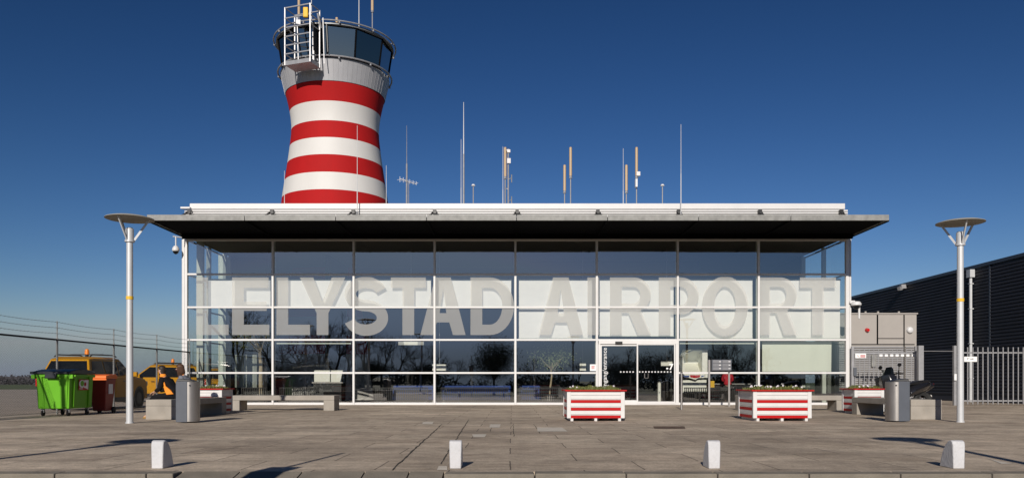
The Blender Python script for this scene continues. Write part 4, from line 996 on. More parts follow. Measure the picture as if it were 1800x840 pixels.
mb=MB(); mb.lathe([(.15,-.09),(.13,-.17),(.07,-.23),(.01,-.25)],(cx+.05,cd,zc),24); mb.build('dome',CARG,o,smooth=True)
# ------------------------------------------------------------------ mailboxes and steel post
md=33.3
o=thing('mailbox_stand','grey block of mailboxes on two steel legs right of the entrance','mailbox',(X(1264,md),md,0))
for px in (1246.5,1281.5): mb=MB(); mb.box(X(px,md)-.035,X(px,md)+.035,md-.03,md+.03,0,Z(632,md)); mb.build('leg',STEEL,o)
xa,xb=X(1249.5,md),X(1283.5,md); za,zb=Z(651,md),Z(632,md)
mb=MB(); mb.box(xa,xb,md-.2,md+.12,za,zb); mb.build('housing',BINGREY,o)
for i in range(2):
    for j in range(3):
        mb=MB(); a=xa+.03+i*(xb-xa-.02)/2; b=a+(xb-xa)/2-.05; c=za+.02+j*(zb-za-.02)/3; mb.box(a,b,md-.218,md-.203,c,c+(zb-za)/3-.025); dd=mb.build('mailbox_door',MAILG,o,bevel=.004)
        mb=MB(); mb.box(b-.1,b-.02,md-.23,md-.219,c+.05,c+.075); mb.build('slot_plate',PAPER,dd)
o=thing('steel_post','short brushed steel post right of the entrance door','post',(X(1198,29.5),29.5,0))
mb=MB(); mb.cyl((X(1198,29.5),29.5,0),(X(1198,29.5),29.5,1.37),.04,n=14); mb.build('shaft',STEEL,o,smooth=True)
mb=MB(); mb.cyl((X(1198,29.5),29.5,1.37),(X(1198,29.5),29.5,1.39),.045,n=14); mb.build('cap',BLACK,o)

# ------------------------------------------------------------------ scooters
def scooter(label, loc, rz, sc=1.0, tilt=R(6)):
    o=thing('scooter',label,'scooter',(0,0,0),'black scooters parked by the gate')
    for x in (-.68,.70):
        mb=MB(); mb.lathe([(.17,-.05),(.25,-.06),(.285,-.03),(.285,.03),(.25,.06),(.17,.05)],(x,0,.285),24,ax='y'); wt=mb.build('wheel',RUBBER,o,smooth=True)
        mb=MB(); mb.cyl((x,-.04,.285),(x,.04,.285),.06,n=12)
        for k in range(5): a=k*1.2566; mb.bar((x,0,.285),(x+.19*math.cos(a),0,.285+.19*math.sin(a)),.04,.03,up=(0,1,0))
        mb.build('rim',RIM,wt)
    mb=MB(); sec=[(-1.0,.78,.10,.06),(-.85,.74,.19,.13),(-.55,.66,.22,.18),(-.25,.58,.22,.16),(-.12,.50,.18,.12)]
    n=12
    for (x,z,w_,h) in sec:
        for k in range(n): a=2*math.pi*k/n; mb.v.append((x,w_*math.cos(a),z+h*math.sin(a)))
    for j in range(len(sec)-1):
        for k in range(n): mb.f.append((j*n+k,j*n+(k+1)%n,(j+1)*n+(k+1)%n,(j+1)*n+k)); mb.m.append(0)
    mb.f += [tuple(range(n)),tuple(range(4*n,5*n))]; mb.m += [0,0]
    mb.box(-.15,.45,-.17,.17,.26,.34); mb.build('rear_body',mat('scooter_black',(.012,.012,.014),.25,coat=.5),o,smooth=True,bevel=.015)
    mb=MB(); mb.prism([(-.88,.90),(-.5,.87),(-.15,.80),(-.1,.73),(-.5,.76),(-.9,.82)],'y',-.15,.15); mb.build('seat',BLACK,o,bevel=.03,bseg=3)
    mb=MB(); sec=[(.34,.30,.22),(.38,.58,.29),(.44,.84,.28),(.46,1.04,.20)]
    for (x,z,w_) in sec: mb.v += [(x,-w_,z),(x+.18,-w_*.8,z),(x+.30,0,z-.02),(x+.18,w_*.8,z),(x,w_,z),(x-.10,0,z)]
    for j in range(3):
        for k in range(6): mb.f.append((j*6+k,j*6+(k+1)%6,(j+1)*6+(k+1)%6,(j+1)*6+k)); mb.m.append(0)
    mb.f += [tuple(range(6)),tuple(range(18,24))]; mb.m+=[0,0]; mb.build('front_fairing',MATS['scooter_black'],o,smooth=True,bevel=.02)
    for s in (-1,1): mb=MB(); mb.sphere((.64,s*.09,.84),.055,10,sx=.5); mb.build('headlight',RIM,o,smooth=True)
    mb=MB(); mb.quad((.56,-.15,.98),(.56,.15,.98),(.44,.09,1.26),(.44,-.09,1.26)); mb.quad((.56,.15,.98),(.48,.20,.98),(.42,.13,1.2),(.44,.09,1.26)); mb.quad((.56,-.15,.98),(.48,-.20,.98),(.42,-.13,1.2),(.44,-.09,1.26)); mb.build('windshield',CARG,o)
    mb=MB(); mb.tube([(.30,-.34,1.04),(.38,-.2,1.06),(.42,0,1.04),(.38,.2,1.06),(.30,.34,1.04)],.018,8); mb.cyl((.42,0,1.04),(.66,0,.42),.04,n=10); mb.build('handlebar',BLACK,o)
    for s in (-1,1):
        mb=MB(); mb.tube([(.36,s*.25,1.05),(.40,s*.31,1.24)],.01,6); mb.sphere((.40,s*.33,1.28),.075,12,sx=.25,sz=.7); mb.build('mirror',BLACK,o,smooth=True)
        mb=MB(); mb.bar((.62,s*.07,.72),(.70,s*.07,.285),.04,.04); mb.build('fork',RIM,o)
    mb=MB(); mb.prism([(.42,.50),(.55,.60),(.75,.60),(.95,.46),(.90,.44),(.73,.54),(.6,.54)],'y',-.08,.08); mb.build('mudguard',BLACK,o,bevel=.02)
    mb=MB(); mb.cyl((-.45,-.17,.34),(-1.0,-.19,.46),.05,.06,12); mb.build('exhaust',STEEL,o,smooth=True)
    mb=MB(); mb.sphere((-1.0,0,.80),.045,10,sx=.5,sy=1.3); mb.build('tail_light',TAIL,o,smooth=True)
    o.location=loc; o.rotation_euler=(tilt,0,rz); o.scale=(sc,sc,sc); return o
scooter('black scooter with a windshield, its front facing the plaza',(13.40,27.2,0),R(202),1.22)
scooter('black scooter seen from its side, tail pointing to the lamp post',(14.25,29.2,0),R(172),1.15)

# ------------------------------------------------------------------ things inside the hall
def indoor_tree(label, px, d, ht, crown, trunk_r, leafm, barkm, seed, pot=True, z0c=None):
    x=X(px,d); o=thing('indoor_tree',label,'plant',(x,d,.03),'potted trees inside the hall'); rr=random.Random(seed)
    if pot: mb=MB(); mb.lathe([(.38,.0),(.46,.03),(.46,.42),(.43,.42),(.42,.36),(.01,.36)],(x,d,.03),28); mb.build('steel_pot',STEEL,o,smooth=True)
    mb=MB(); p=Vector((x,d,.35)); 
    for k in range(8):
        q=p+Vector((rr.uniform(-.03,.03),0,ht*.55/8)); mb.cyl(p,q,trunk_r*(1-.04*k),trunk_r*(1-.04*(k+1)),8,True); p=q
    ends=[]
    for k in range(9):
        a=rr.uniform(0,6.28); q=p+Vector((crown*.6*math.cos(a),crown*.6*math.sin(a),rr.uniform(.2,.9)*crown)); mb.cyl(p-Vector((0,0,rr.uniform(0,.3))),q,trunk_r*.4,.008,5); ends.append(q)
    mb.build('trunk',barkm,o)
    mb=MB()
    for k in range(1500):
        c=rr.choice(ends); v=Vector((rr.gauss(0,1),rr.gauss(0,1),rr.gauss(0,.7)))*crown*.27; q=c+v; a=rr.uniform(0,6.28); l=rr.uniform(.02,.05); dx=math.cos(a)*l; dz=math.sin(a)*l; dy=rr.uniform(-l,l)
        mb.quad((q.x-dx,q.y-dy,q.z-dz),(q.x+dz*.4,q.y+.02,q.z-dx*.4),(q.x+dx,q.y+dy,q.z+dz),(q.x-dz*.4,q.y-.02,q.z+dx*.4))
    mb.build('crown',leafm,o)
indoor_tree('thick stemmed indoor tree in a round steel pot behind the first bay',459,38.3,4.2,1.2,.11,LEAF,BARKP,3)
indoor_tree('pale leafy indoor tree behind the glass left of the entrance',966,37.6,2.3,1.0,.05,LEAF2,BARKP,5)
def sofa(label,a,b,d,m=BLUE):
    xa,xb=X(a,d),X(b,d); o=thing('sofa',label,'sofa',((xa+xb)/2,d,.03),'blue seats inside the hall')
    mb=MB(); mb.box(xa,xb,d-.35,d+.35,.18,.46); mb.build('seat',m,o,bevel=.04)
    mb=MB(); mb.box(xa,xb,d+.15,d+.36,.462,.86); mb.build('backrest',m,o,bevel=.05)
    for x in (xa+.02,xb-.16): mb=MB(); mb.box(x,x+.14,d-.36,d+.14,.464,.66); mb.build('armrest',m,o,bevel=.04)
    for x in (xa+.1,xb-.15):
        for y in (d-.3,d+.25): mb=MB(); mb.box(x,x+.05,y,y+.05,.03,.178); mb.build('leg',STEEL,o)
sofa('blue sofa inside behind the third bay, left of the two middle ones',690,766,37.6)
sofa('long blue sofa inside behind the fourth bay',776,898,37.5)
sofa('short blue sofa inside left of the entrance',912,950,37.6)
o=thing('display_counter','cream counter with a folded top inside the second bay','counter',(X(578,38),38,.03))
d=38; mb=MB(); mb.box(X(552,d),X(580,d),d,d+.5,Z(671,d),Z(650.5,d)); mb.build('panel',CREAM,o,bevel=.02)
mb=MB(); mb.prism([(X(582,d),Z(671,d)),(X(598,d),Z(671,d)),(X(603,d),Z(650.5,d)),(X(582,d),Z(650.5,d))],'y',d-.02,d+.4); mb.build('side_panel',CREAM,o,bevel=.01)
mb=MB(); mb.box(X(549,d),X(603,d),d-.1,d+.7,Z(673,d),Z(671,d)-.004); mb.build('counter_top',STEEL,o); mb=MB(); mb.box(X(551,d),X(600,d),d-.02,d+.6,.03,Z(673,d)-.004); mb.build('base',BLACK,o)
# cream shell of a display aircraft nose, right of the door
o=thing('display_shell','cream open shell shaped display standing behind the glass by the mailboxes','display',(X(1222,37),37,.03))
d=36.9; xa,xb=X(1199,d),X(1243,d); zt,zm,zb=Z(614,d),Z(655,d),Z(690,d)
mb=MB(); n=10; ys=[]
for k in range(n+1):
    t=k/n; ys.append((xa+.25+(.0)*t, d+.55*math.sin(math.pi*t*.5+.2)*.9, zt+(zm-zt)*t))
for k in range(n): 
    z0_=zt+(zm-zt)*k/n; z1_=zt+(zm-zt)*(k+1)/n; f0=.75*math.sin(math.pi*k/n); f1=.75*math.sin(math.pi*(k+1)/n)
    mb.quad((xa+.05,d+.1+f0,z0_),(xb-.25,d+.1+f0,z0_),(xb-.25,d+.1+f1,z1_),(xa+.05,d+.1+f1,z1_))
mb.build('curved_back',CREAM,o,smooth=True)
mb=MB()
pts=[(d-.05,zm),(d-.05,zt),(d+.5,zt)]+[(d+.1+.75*math.sin(math.pi*k/n),zt+(zm-zt)*k/n) for k in range(n+1)]
mb.box(xb-.25,xb,d-.1,d+.85,zm,zt); mb.prism([(xa-.05,zt-.28),(xa+.45,zt),(xb,zt),(xb,zt-.06),(xa+.5,zt-.06)],'y',d-.08,d+.6); mb.build('side_cheek',CREAM,o,bevel=.015)
mb=MB(); mb.prism([(xa,zm+.02),(xa+.02,zt-.3),(xa+.12,zt-.8),(xa+.12,zt-1.0),(xa+.06,zm+.02)],'y',d-.05,d+.5); mb.build('left_cheek',CREAM,o)
mb=MB(); mb.prism([(xa+.0,zm-.02),(xb,zm-.02),(xb,zm-.22),(xb-.45,zm-.24),(xa+.6,zm-.32),(xa+.2,zm-.2)],'y',d-.12,d+.5); mb.build('sill_panel',CREAM,o,bevel=.01)
mb=MB(); mb.prism([(xa+.32,zm-.1),(xa+.82,zm-.1),(xa+.78,zm-.2),(xa+.58,zm-.24),(xa+.36,zm-.2)],'y',d-.135,d-.122); mb.build('red_badge',RED,o)
mb=MB(); mb.prism([(xa+.0,zm-.12),(xa+.3,zm-.12),(xa+.3,zm-.2),(xa+.1,zm-.2)],'y',d-.13,d-.121); mb.prism([(xa+.86,zm-.12),(xb-.1,zm-.12),(xb-.3,zm-.2),(xa+.86,zm-.2)],'y',d-.13,d-.121); mb.build('blue_trim',BLUE,o)
mb=MB(); mb.prism([(xa+.05,zm-.34),(xb,zm-.3),(xb,zb),(xa+.05,zb)],'y',d+.1,d+.5); mb.build('lower_panel',CREAM,o,bevel=.02)
o=thing('folder_box','yellow cardboard box on the dark counter behind the mailboxes','box',(X(1253,38),38,.9))
mb=MB(); mb.box(X(1248,38),X(1255,38),37.9,38.2,Z(681,38),Z(669,38)); mb.build('carton',YSTICK,o,bevel=.01)
o=thing('reception_desk','dark reception desk inside behind the mailboxes','desk',(X(1290,39.6),39.6,.03))
mb=MB(); mb.box(X(1245,39.6),X(1330,39.6),39.4,40.1,.9,.96); mb.build('desk_top',GALV,o); mb=MB(); mb.box(X(1250,39.6),X(1325,39.6),39.5,40.0,.03,.898); mb.build('desk_front',BLACK,o)
o=thing('round_column','pale round column inside behind the right door leaf','column',(X(1159,38),38,.03))
mb=MB(); mb.cyl((X(1159,38),38,.03),(X(1159,38),38,Z(672,38)),.08,n=16); mb.build('shaft',CREAM,o,smooth=True)
mb=MB(); mb.cyl((X(1159,38),38,Z(672,38)),(X(1159,38),38,Z(670.5,38)),.095,n=16); mb.build('cap',STEEL,o)
for i,(a,b,t,bt,lab) in enumerate(((760,785,640,651,'small white screen board inside the fourth bay, leftmost'),(700,745,600,606,'white overhead menu board inside the third bay'),(1019,1030,638,651,'pale notice board inside left of the window notice'),(1162,1182,635,643,'pale menu board inside behind the door number'))):
    o=thing('notice_board',lab,'board',(X((a+b)/2,38.5),38.5,Z(bt,38.5)),'boards hanging inside the hall')
    mb=MB(); mb.box(X(a,38.5),X(b,38.5),38.5,38.56,Z(bt,38.5),Z(t,38.5)); mb.build('board',CREAM,o); mb=MB(); mb.cyl((X((a+b)/2,38.5),38.53,Z(t,38.5)),(X((a+b)/2,38.5),38.53,7.45),.012,n=5); mb.build('hanger',LGALV,o)

# ------------------------------------------------------------------ people
def skin(name, J, E, material, parent, root=None, sub=2, smooth=True):
    names=list(J); me=bpy.data.meshes.new(name); me.from_pydata([J[k][0] for k in names],[(names.index(a),names.index(b)) for a,b in E],[])
    me.materials.append(material); o=bpy.data.objects.new(name,me); COL.objects.link(o); o.parent=parent
    sm=o.modifiers.new('skin','SKIN'); sm.use_smooth_shade=True; sm.branch_smoothing=.6
    for i,k in enumerate(names):
        r=J[k][1]; r=(r,r) if not isinstance(r,tuple) else r; me.skin_vertices[0].data[i].radius=r
        me.skin_vertices[0].data[i].use_root = (k==(root or names[0]))
    ss=o.modifiers.new('sub','SUBSURF'); ss.levels=sub; ss.render_levels=sub
    # freeze to a real mesh
    dg=bpy.context.evaluated_depsgraph_get(); nm=bpy.data.meshes.new_from_object(o.evaluated_get(dg)); o.modifiers.clear(); o.data=nm; nm.name=name
    return o
def hand(J,E,pre,wrist,dirv,up,r=.5):
    d=Vector(dirv).normalized(); u=Vector(up).normalized(); s=d.cross(u).normalized(); w0=Vector(wrist)
    palm=w0+d*.05; J[pre+'palm']=(tuple(palm),(.036,.02)); E.append((pre+'wr',pre+'palm'))
    for i,(off,l) in enumerate(((-.03,.065),(-.01,.075),(.01,.07),(.03,.055))):
        a=palm+d*.04+s*off; b=a+d*l*.55-u*.012; c=b+d*l*.35-u*.03
        J[f'{pre}f{i}a']=(tuple(a),.0105); J[f'{pre}f{i}b']=(tuple(b),.0095); J[f'{pre}f{i}c']=(tuple(c),.008); E += [(pre+'palm',f'{pre}f{i}a'),(f'{pre}f{i}a',f'{pre}f{i}b'),(f'{pre}f{i}b',f'{pre}f{i}c')]
    t=palm-s*.038*-1+d*.005; t2=t+s*.022+d*.03-u*.012
    J[pre+'t1']=(tuple(t),.012); J[pre+'t2']=(tuple(t2),.0095); E += [(pre+'palm',pre+'t1'),(pre+'t1',pre+'t2')]
def head_mesh(c, fwd, parent, hairm, long=False, tilt=0.0):
    """skull with face detail, built in local axes then turned to fwd"""
    f=Vector(fwd).normalized(); l=Vector((0,0,1)).cross(f).normalized(); u=f.cross(l).normalized(); c=Vector(c)
    def T(a,b,h): p=c+f*a+l*b+u*h; return (p.x,p.y,p.z)
    return T
def person(label, base, fwd, jk, trouser, hairm, sc=1.0, hip=.63, lean=.2, long=False, glasses=False, seated=True, accent=None, group='people on the bench', knee=(.45,.50), foot=(.55,.07), handp=(.36,.68)):
    """base: point under the hips on the ground; fwd: unit facing; J in (forward, left, up)"""
    o=thing('person',label,'person',base,group); f=Vector(fwd).normalized(); l=Vector((0,0,1)).cross(f)
    def P(a,b,h): v=f*a+l*b+Vector((0,0,h)); return (v.x*sc,v.y*sc,v.z*sc)
    H_=hip; ch=H_+.46; nk=ch+.055
    lx=lean
    J={'pelvis':(P(0,0,H_),(.15,.12)),'waist':(P(lx*.35,0,H_+.2),(.135,.105)),'chest':(P(lx*.8,0,H_+.38),(.165,.125)),'neckb':(P(lx,0,nk-.06),(.075,.07)),'neck':(P(lx+.045,0,nk+.02),.056),'headb':(P(lx+.085,0,nk+.11),(.082,.095)),'headt':(P(lx+.08,0,nk+.19),(.072,.085))}
    E=[('pelvis','waist'),('waist','chest'),('chest','neckb'),('neckb','neck'),('neck','headb'),('headb','headt')]
    for s,n in ((1,'L'),(-1,'R')):
        J[n+'sh']=(P(lx*.95,s*.19,ch-.03),.058); J[n+'el']=(P(lx*.7+.10,s*.24,ch-.30),.043); J[n+'wr']=(P(handp[0]-.06,s*.10,handp[1]+.03),.028)
        E += [('chest',n+'sh'),(n+'sh',n+'el'),(n+'el',n+'wr')]
        hand(J,E,n,P(handp[0]-.06,s*.10,handp[1]+.03),f*.8-l*s*.25+Vector((0,0,-.35)),(0,0,1))
        if seated:
            J[n+'hp']=(P(.06,s*.10,H_-.02),.088); J[n+'kn']=(P(knee[0],s*.13,knee[1]+.06),.062); J[n+'an']=(P(foot[0]-.10,s*.12,.09),.042); J[n+'ft']=(P(foot[0]+.05,s*.13,.035),.036)
        else:
            J[n+'hp']=(P(0,s*.09,H_-.1),.092); J[n+'kn']=(P(.02,s*.10,H_*.52),.062); J[n+'an']=(P(-.02,s*.11,.09),.045); J[n+'ft']=(P(.13,s*.12,.035),.038)
        E += [('pelvis',n+'hp'),(n+'hp',n+'kn'),(n+'kn',n+'an'),(n+'an',n+'ft')]
    J={k:(v[0],(tuple(a*sc for a in v[1]) if isinstance(v[1],tuple) else v[1]*sc)) for k,v in J.items()}
    thin={k:(v[0],tuple(a*(.80 if k in ('pelvis','waist','chest','neckb','Lsh','Rsh','Lel','Rel','Lhp','Rhp','Lkn','Rkn') else 1.0) for a in (v[1] if isinstance(v[1],tuple) else (v[1],)*2))) for k,v in J.items()}
    skin('body',thin,E,SKIN,o,'pelvis')
    def sub(keys,edges,fac,m,name,root): 
        jj={k:(J[k][0],tuple(a*fac+.008 for a in (J[k][1] if isinstance(J[k][1],tuple) else (J[k][1],)*2))) for k in keys}
        return skin(name,jj,edges,m,o,root)
    jkk=['pelvis','waist','chest','neckb','Lsh','Lel','Rsh','Rel']
    jj={k:(J[k][0],tuple(a*1.30+.02 for a in (J[k][1] if isinstance(J[k][1],tuple) else (J[k][1],)*2))) for k in jkk}
    for n in 'LR':
        a=Vector(J[n+'el'][0]); b=Vector(J[n+'wr'][0]); jj[n+'cuff']=(tuple(a+(b-a)*.9),(.052*sc,.052*sc))
    jj['neckb']=(J['neckb'][0],(.115*sc,.115*sc)); jj['chest']=(J['chest'][0],(.225*sc,.165*sc)); jj['Lsh']=(J['Lsh'][0],(.095*sc,.095*sc)); jj['Rsh']=(J['Rsh'][0],(.095*sc,.095*sc)); 
    pv=Vector(J['pelvis'][0]); jj['hem']=((pv.x,pv.y,pv.z-(.02 if seated else .10)*sc),(.17*sc,.14*sc)); skin('jacket',jj,[('hem','pelvis'),('pelvis','waist'),('waist','chest'),('chest','neckb'),('chest','Lsh'),('Lsh','Lel'),('Lel','Lcuff'),('chest','Rsh'),('Rsh','Rel'),('Rel','Rcuff')],jk,o,'waist')
    tk=['pelvis','Lhp','Lkn','Lan','Rhp','Rkn','Ran']; sub(tk,[('pelvis','Lhp'),('Lhp','Lkn'),('Lkn','Lan'),('pelvis','Rhp'),('Rhp','Rkn'),('Rkn','Ran')],1.12,trouser,'trousers','pelvis')
    for n in 'LR':
        a=Vector(J[n+'an'][0]); b=Vector(J[n+'ft'][0]); mb=MB(); d=(b-a); d.z=0; d.normalize(); s=Vector((-d.y,d.x,0))
        for t,w_,h in ((-.07,.03,.07),(0,.042,.09),(.10,.048,.065),(.17,.035,.035)):
            p=a+d*t; mb.v += [tuple(Vector((p.x,p.y,.0))-s*w_),tuple(Vector((p.x,p.y,.0))+s*w_),tuple(Vector((p.x,p.y,h))+s*w_*.8),tuple(Vector((p.x,p.y,h))-s*w_*.8)]
        for j in range(3):
            for k in range(4): mb.f.append((j*4+k,j*4+(k+1)%4,(j+1)*4+(k+1)%4,(j+1)*4+k)); mb.m.append(0)
        mb.f += [(0,1,2,3),(12,13,14,15)]; mb.m += [0,0]
        off=WORLD[o.name]; WORLD[o.name]=Vector(); mb.build('shoe',SHOE,o,smooth=True,bevel=.012); WORLD[o.name]=off
    off=WORLD[o.name]; WORLD[o.name]=Vector()
    hc=Vector(P(lx+.085,0,nk+.145)); 
    def T(a,b,h): v=hc+(f*a+l*b+Vector((0,0,h)))*sc; return v
    # face
    mb=MB(); a=T(.083,0,.015); b=T(.112,0,-.022); c1_=T(.085,.016,-.03); c2_=T(.085,-.016,-.03); mb.add([a,b,c1_,c2_],[(0,1,2),(0,3,1),(1,3,2)])
    for s in (-1,1): mb.sphere(T(.0,s*.083,-.005),.022*sc,8,sy=.6)
    mb.build('nose_and_ears',SKIN,o,smooth=True)
    mb=MB()
    for s in (-1,1): mb.sphere(T(.083,s*.03,.015),.009*sc,8)
    mb.build('eyes',INK,o); mb=MB(); mb.bar(T(.088,-.022,-.055),T(.088,.022,-.055),.01,.008); mb.build('mouth',INKR,o)
    if glasses:
        mb=MB()
        for s in (-1,1):
            pts=[T(.100,s*.032+.024*math.cos(t*.7),.013+.018*math.sin(t*.7)) for t in range(10)]; mb.tube(pts,.0025,4); mb.bar(T(.1,s*.056,.015),T(.0,s*.08,.01),.004,.004)
        mb.bar(T(.1,-.008,.015),T(.1,.008,.015),.004,.004); mb.build('glasses',INK,o)
    # hair cap: lumpy shell over skull
    mb=MB(); rr=random.Random(len(label)); n,m_=18,10
    for j in range(m_+1):
        for k in range(n):
            th=2*math.pi*k/n; tj=j/m_; ph=R(90*(1-tj/.6)) if tj<.6 else 0.0
            ca=math.cos(th); front=max(0,ca)
            lim=(.055 if front>.35 else (-.03 if ca>-.1 else -.105)) if not long else (.05 if front>.5 else -.075)
            r1=.102+.010*rr.random(); zz=.045+.088*math.sin(ph)+.005*rr.random(); rr_=r1*max(.02,math.cos(ph)); dn=max(0,(tj-.6)/.4); rr_*=1-.14*dn
            zz=zz-dn*(.045-lim) if dn else max(zz,lim)
            v=T(-.012+rr_*ca*1.02,rr_*math.sin(th)*.9,zz); mb.v.append(tuple(v))
    for j in range(m_):
        for k in range(n): mb.f.append((j*n+k,j*n+(k+1)%n,(j+1)*n+(k+1)%n,(j+1)*n+k)); mb.m.append(0)
    if long:
        for k in range(70):
            th=R(rr.uniform(55,305)); r0=.095; p=T(-.01+r0*math.cos(th),r0*.92*math.sin(th),rr.uniform(-.02,.06)); q=T(-.02+(r0+.015)*math.cos(th),(r0+.012)*.95*math.sin(th),-.10+rr.uniform(-.03,.03)); e=T(-.01+r0*.8*math.cos(th),r0*.9*math.sin(th),-.20+rr.uniform(-.05,.03))
            mb.cyl(p,q,.014,.017,5); mb.cyl(q,e,.017,.005,5)
    mb.build('hair',hairm,o,smooth=True)
    if accent:
        mb=MB(); mb.lathe([(.088,-.05),(.09,-.01),(.07,.035)],(hc.x-f.x*.045,hc.y-f.y*.045,hc.z-.135*sc),16); mb.build('collar',accent,o,smooth=True)
    WORLD[o.name]=off
    return o,P,J
p1,P1,J1=person('seated person with glasses in a black and orange jacket, facing left',(-9.40,22.3,0),(-1,.05,0),CLBLK,CLBLK,HAIRD,sc=1.02,hip=.66,lean=.33,glasses=True,accent=CLORG,knee=(.62,.50),foot=(.80,.07),handp=(.62,.70))
off=WORLD[p1.name]; WORLD[p1.name]=Vector()
mb=MB()     # orange flank panel lying on the jacket, bowed to follow the torso
pts=[(.20,.90),(.08,.80),(-.02,.68),(.18,.66),(.24,.80),(.26,.98),(.24,1.03)]
vs=[]
for a,z in pts: vs.append((-a+.0, -.235-.0, z)); 
for a,z in pts: vs.append((-a*1.0, -.12, z))
n=len(pts); mb.add(vs,[tuple(range(n))]+[(i,(i+1)%n,n+(i+1)%n,n+i) for i in range(n)]+[tuple(range(n,2*n))]); mb.build('orange_panel',CLORG,p1,smooth=True,bevel=.03,bseg=3)
WORLD[p1.name]=off
person('seated person with long brown hair in a dark grey coat behind the litter bin',(-9.46,23.6,0),(-1,-.12,0),CLGRY,CLBLK,HAIRB,sc=1.07,hip=.66,lean=.26,long=True,accent=CLORG,knee=(.46,.5),foot=(.55,.07))
person('person in a red jacket standing inside behind the mailboxes',(X(1279,38.6),38.6,.03),(.25,1,0),CLRED,CLBLK,HAIRD,hip=.92,lean=.16,seated=False,group='people inside the hall',handp=(.32,1.0))
# ------------------------------------------------------------------ trees behind the camera (seen mirrored in the glass), field trees far off
def tree_mesh(seed,height,spread=1.0,levels=6):
    rr=random.Random(seed); tm=MB(); cm=MB()
    def br(p,d,l,r,lv):
        q=p+d*l
        (tm if lv<=1 else cm).cyl(p,q,r,r*.68,8 if lv<2 else (4 if lv<4 else 3),False)
        if lv>=levels: return
        k=3 if lv<levels-1 else 4
        for i in range(k):
            ax=d.cross(Vector((rr.uniform(-1,1),rr.uniform(-1,1),rr.uniform(-1,1)))).normalized()
            nd=(Matrix.Rotation(R(rr.uniform(14,44)*spread),3,ax)@d); nd.z+=.10; nd.normalize()
            br(p+d*l*rr.uniform(.6,1.0) if i else q,nd,l*rr.uniform(.66,.84),r*(.66 if i==0 else .5),lv+1)
    br(Vector((0,0,-.1)),Vector((rr.uniform(-.05,.05),rr.uniform(-.05,.05),1)).normalized(),height*.22,height*.018,0)
    return tm,cm
protos=[]
def bare(label,x,y,h,seed,spread=1.0,group='bare winter trees behind the plaza'):
    o=thing('bare_tree',label,'tree',(0,0,0),group); t,c=tree_mesh(seed,h,spread); t.build('trunk',BARK,o); c.build('crown',BARK,o); o.location=(x,y,-.14); protos.append(o); return o
def bcopy(src,label,x,y,s,rz):
    o=copy_tree(src); o.location=(x,y,-.14); o.scale=(s,s,s); o.rotation_euler=(0,0,rz); o['label']=label; return o
# mirrored column px at virtual distance 2F - y
def MX(px,y): return (px-CXP)/FPX*(2*F-y)
spec=[(560,-24,12.5),(590,-26,13.5),(525,-30,12),(640,-34,12.5),(672,-30,10),(700,-40,10),(735,-42,9),(765,-40,8.5),(425,-22,14),(1185,-48,9.5),(1165,-44,8.5),(1110,-52,9),(1270,-45,11),(1300,-40,11),(1240,-50,10),(1075,-60,8),(1340,-45,10),(480,-36,12),(800,-60,8),(935,-70,8),(1020,-70,7.5),(610,-40,12)]
for i,(px,y,h) in enumerate(spec):
    lab='bare winter tree behind the camera, number of metres back %d and mirrored %s'%(-y,'left' if px<900 else 'right')
    lab=['tall','broad','slender','twiggy','wide crowned','dense','ragged','upright','low','leaning','sparse'][i%11]+' bare winter tree behind the camera, mirrored in the %s glazing'%['first','second','third','fourth','fifth','sixth','seventh','eighth'][max(0,min(7,int((px-330)/142)))]
    if i<4: bare(lab,MX(px,y),y,h,11+i,1.0+.08*i)
    else: bcopy(protos[i%4],lab,MX(px,y),y,h/(12.5,13.5,12,12.5)[i%4],i*1.3)
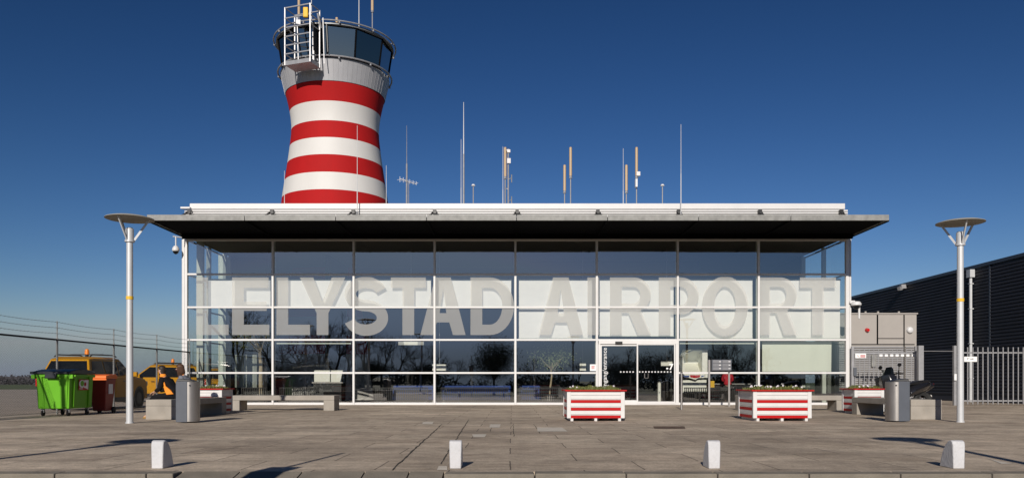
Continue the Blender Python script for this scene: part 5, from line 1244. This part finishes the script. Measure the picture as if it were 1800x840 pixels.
# rounded dense shrub tree mirrored left of the entrance
def bushy(label,x,y,h,w_,seed,group='dense shrubs behind the plaza',n=12000,m=EVERG):
    rr=random.Random(seed); o=thing('bushy_tree',label,'tree',(x,y,-.14),group)
    mb=MB(); mb.cyl((x,y,-.14),(x,y,h*.5),.16,.08,8)
    cl=[]
    for k in range(26):
        a=rr.uniform(0,6.28); r=w_*rr.uniform(.1,.85); z=h*(.38+.5*rr.random()*(1-(r/w_)**2*.5)); q=(x+r*math.cos(a),y+r*math.sin(a),z); mb.cyl((x,y,h*.25),q,.05,.015,5); cl.append(q)
    mb.build('trunk',BARK,o); mb=MB()
    for k in range(n):
        c=rr.choice(cl); q=Vector(c)+Vector((rr.gauss(0,.26)*w_,rr.gauss(0,.26)*w_,rr.gauss(0,.1)*h)); a=rr.uniform(0,6.28); l=rr.uniform(.03,.08)
        dx,dz=math.cos(a)*l,math.sin(a)*l; dy=rr.uniform(-l,l); mb.quad((q.x-dx,q.y-dy,q.z-dz),(q.x+dz*.5,q.y+.04,q.z-dx*.5),(q.x+dx,q.y+dy,q.z+dz),(q.x-dz*.5,q.y-.04,q.z+dx*.5))
    mb.build('crown',m,o)
bushy('dense rounded shrub tree behind the camera, mirrored in the fourth glass bay',MX(868,-22),-22,6.3,2.7,4)
hs=[('third',742,3.2),('third',655,3.5),('sixth',1150,5.2),('sixth',1095,4.2),('seventh',1290,5.5),('second',560,5.5),('second',500,4.6)]
for i,(nm,px,h) in enumerate(hs): bushy('%s hedge shrub behind the camera, mirrored in the %s glass bay'%(('low','tall','dark','loose','wide','ragged','round')[i],nm),MX(px,-34-i*3),-34-i*3,h,h*.75,20+i,n=8000)
# hedge bank that closes the view behind the camera
rr=random.Random(5); mb=MB()
for k in range(26000):
    x=rr.uniform(-70,70); z=abs(rr.gauss(0,1))*1.0*(1+.5*math.sin(x*.35)+.3*math.sin(x*.9)); y=-62+rr.gauss(0,1.2); l=rr.uniform(.08,.22); a=rr.uniform(0,6.28); dx,dz=l*math.cos(a),l*math.sin(a)
    mb.quad((x-dx,y,z-dz),(x+dz*.6,y+.1,z-dx*.6),(x+dx,y,z+dz),(x-dz*.6,y-.1,z+dx*.6))
tag(mb.build('hedge',EVERG),'dark hedge closing the far side of the road behind the camera','hedge',kind='stuff')
# far tree line beyond the airfield
FAR=mat('far_woods',(.055,.052,.06),.95,var=.3,vscale=.1)
mb=MB(); rr=random.Random(9)
mb.box(-640,80,431,440,-.2,4.3)
for k in range(30000):
    x=rr.uniform(-620,60); d=rr.uniform(400,430); h=rr.uniform(.5,1)*(5.6+.5*math.sin(x*.03)+.4*math.sin(x*.11)); l=rr.uniform(.2,.8)
    z=h*rr.random()
    a=rr.uniform(0,6.28); dx,dz=l*math.cos(a),l*.7*math.sin(a); mb.quad((x-dx,d,z-dz),(x+dz,d+.4,z-dx*.6),(x+dx,d,z+dz),(x-dz,d-.4,z+dx*.6))
tag(mb.build('far_woodland',FAR),'distant strip of bare woodland on the horizon at left','woodland',kind='stuff')
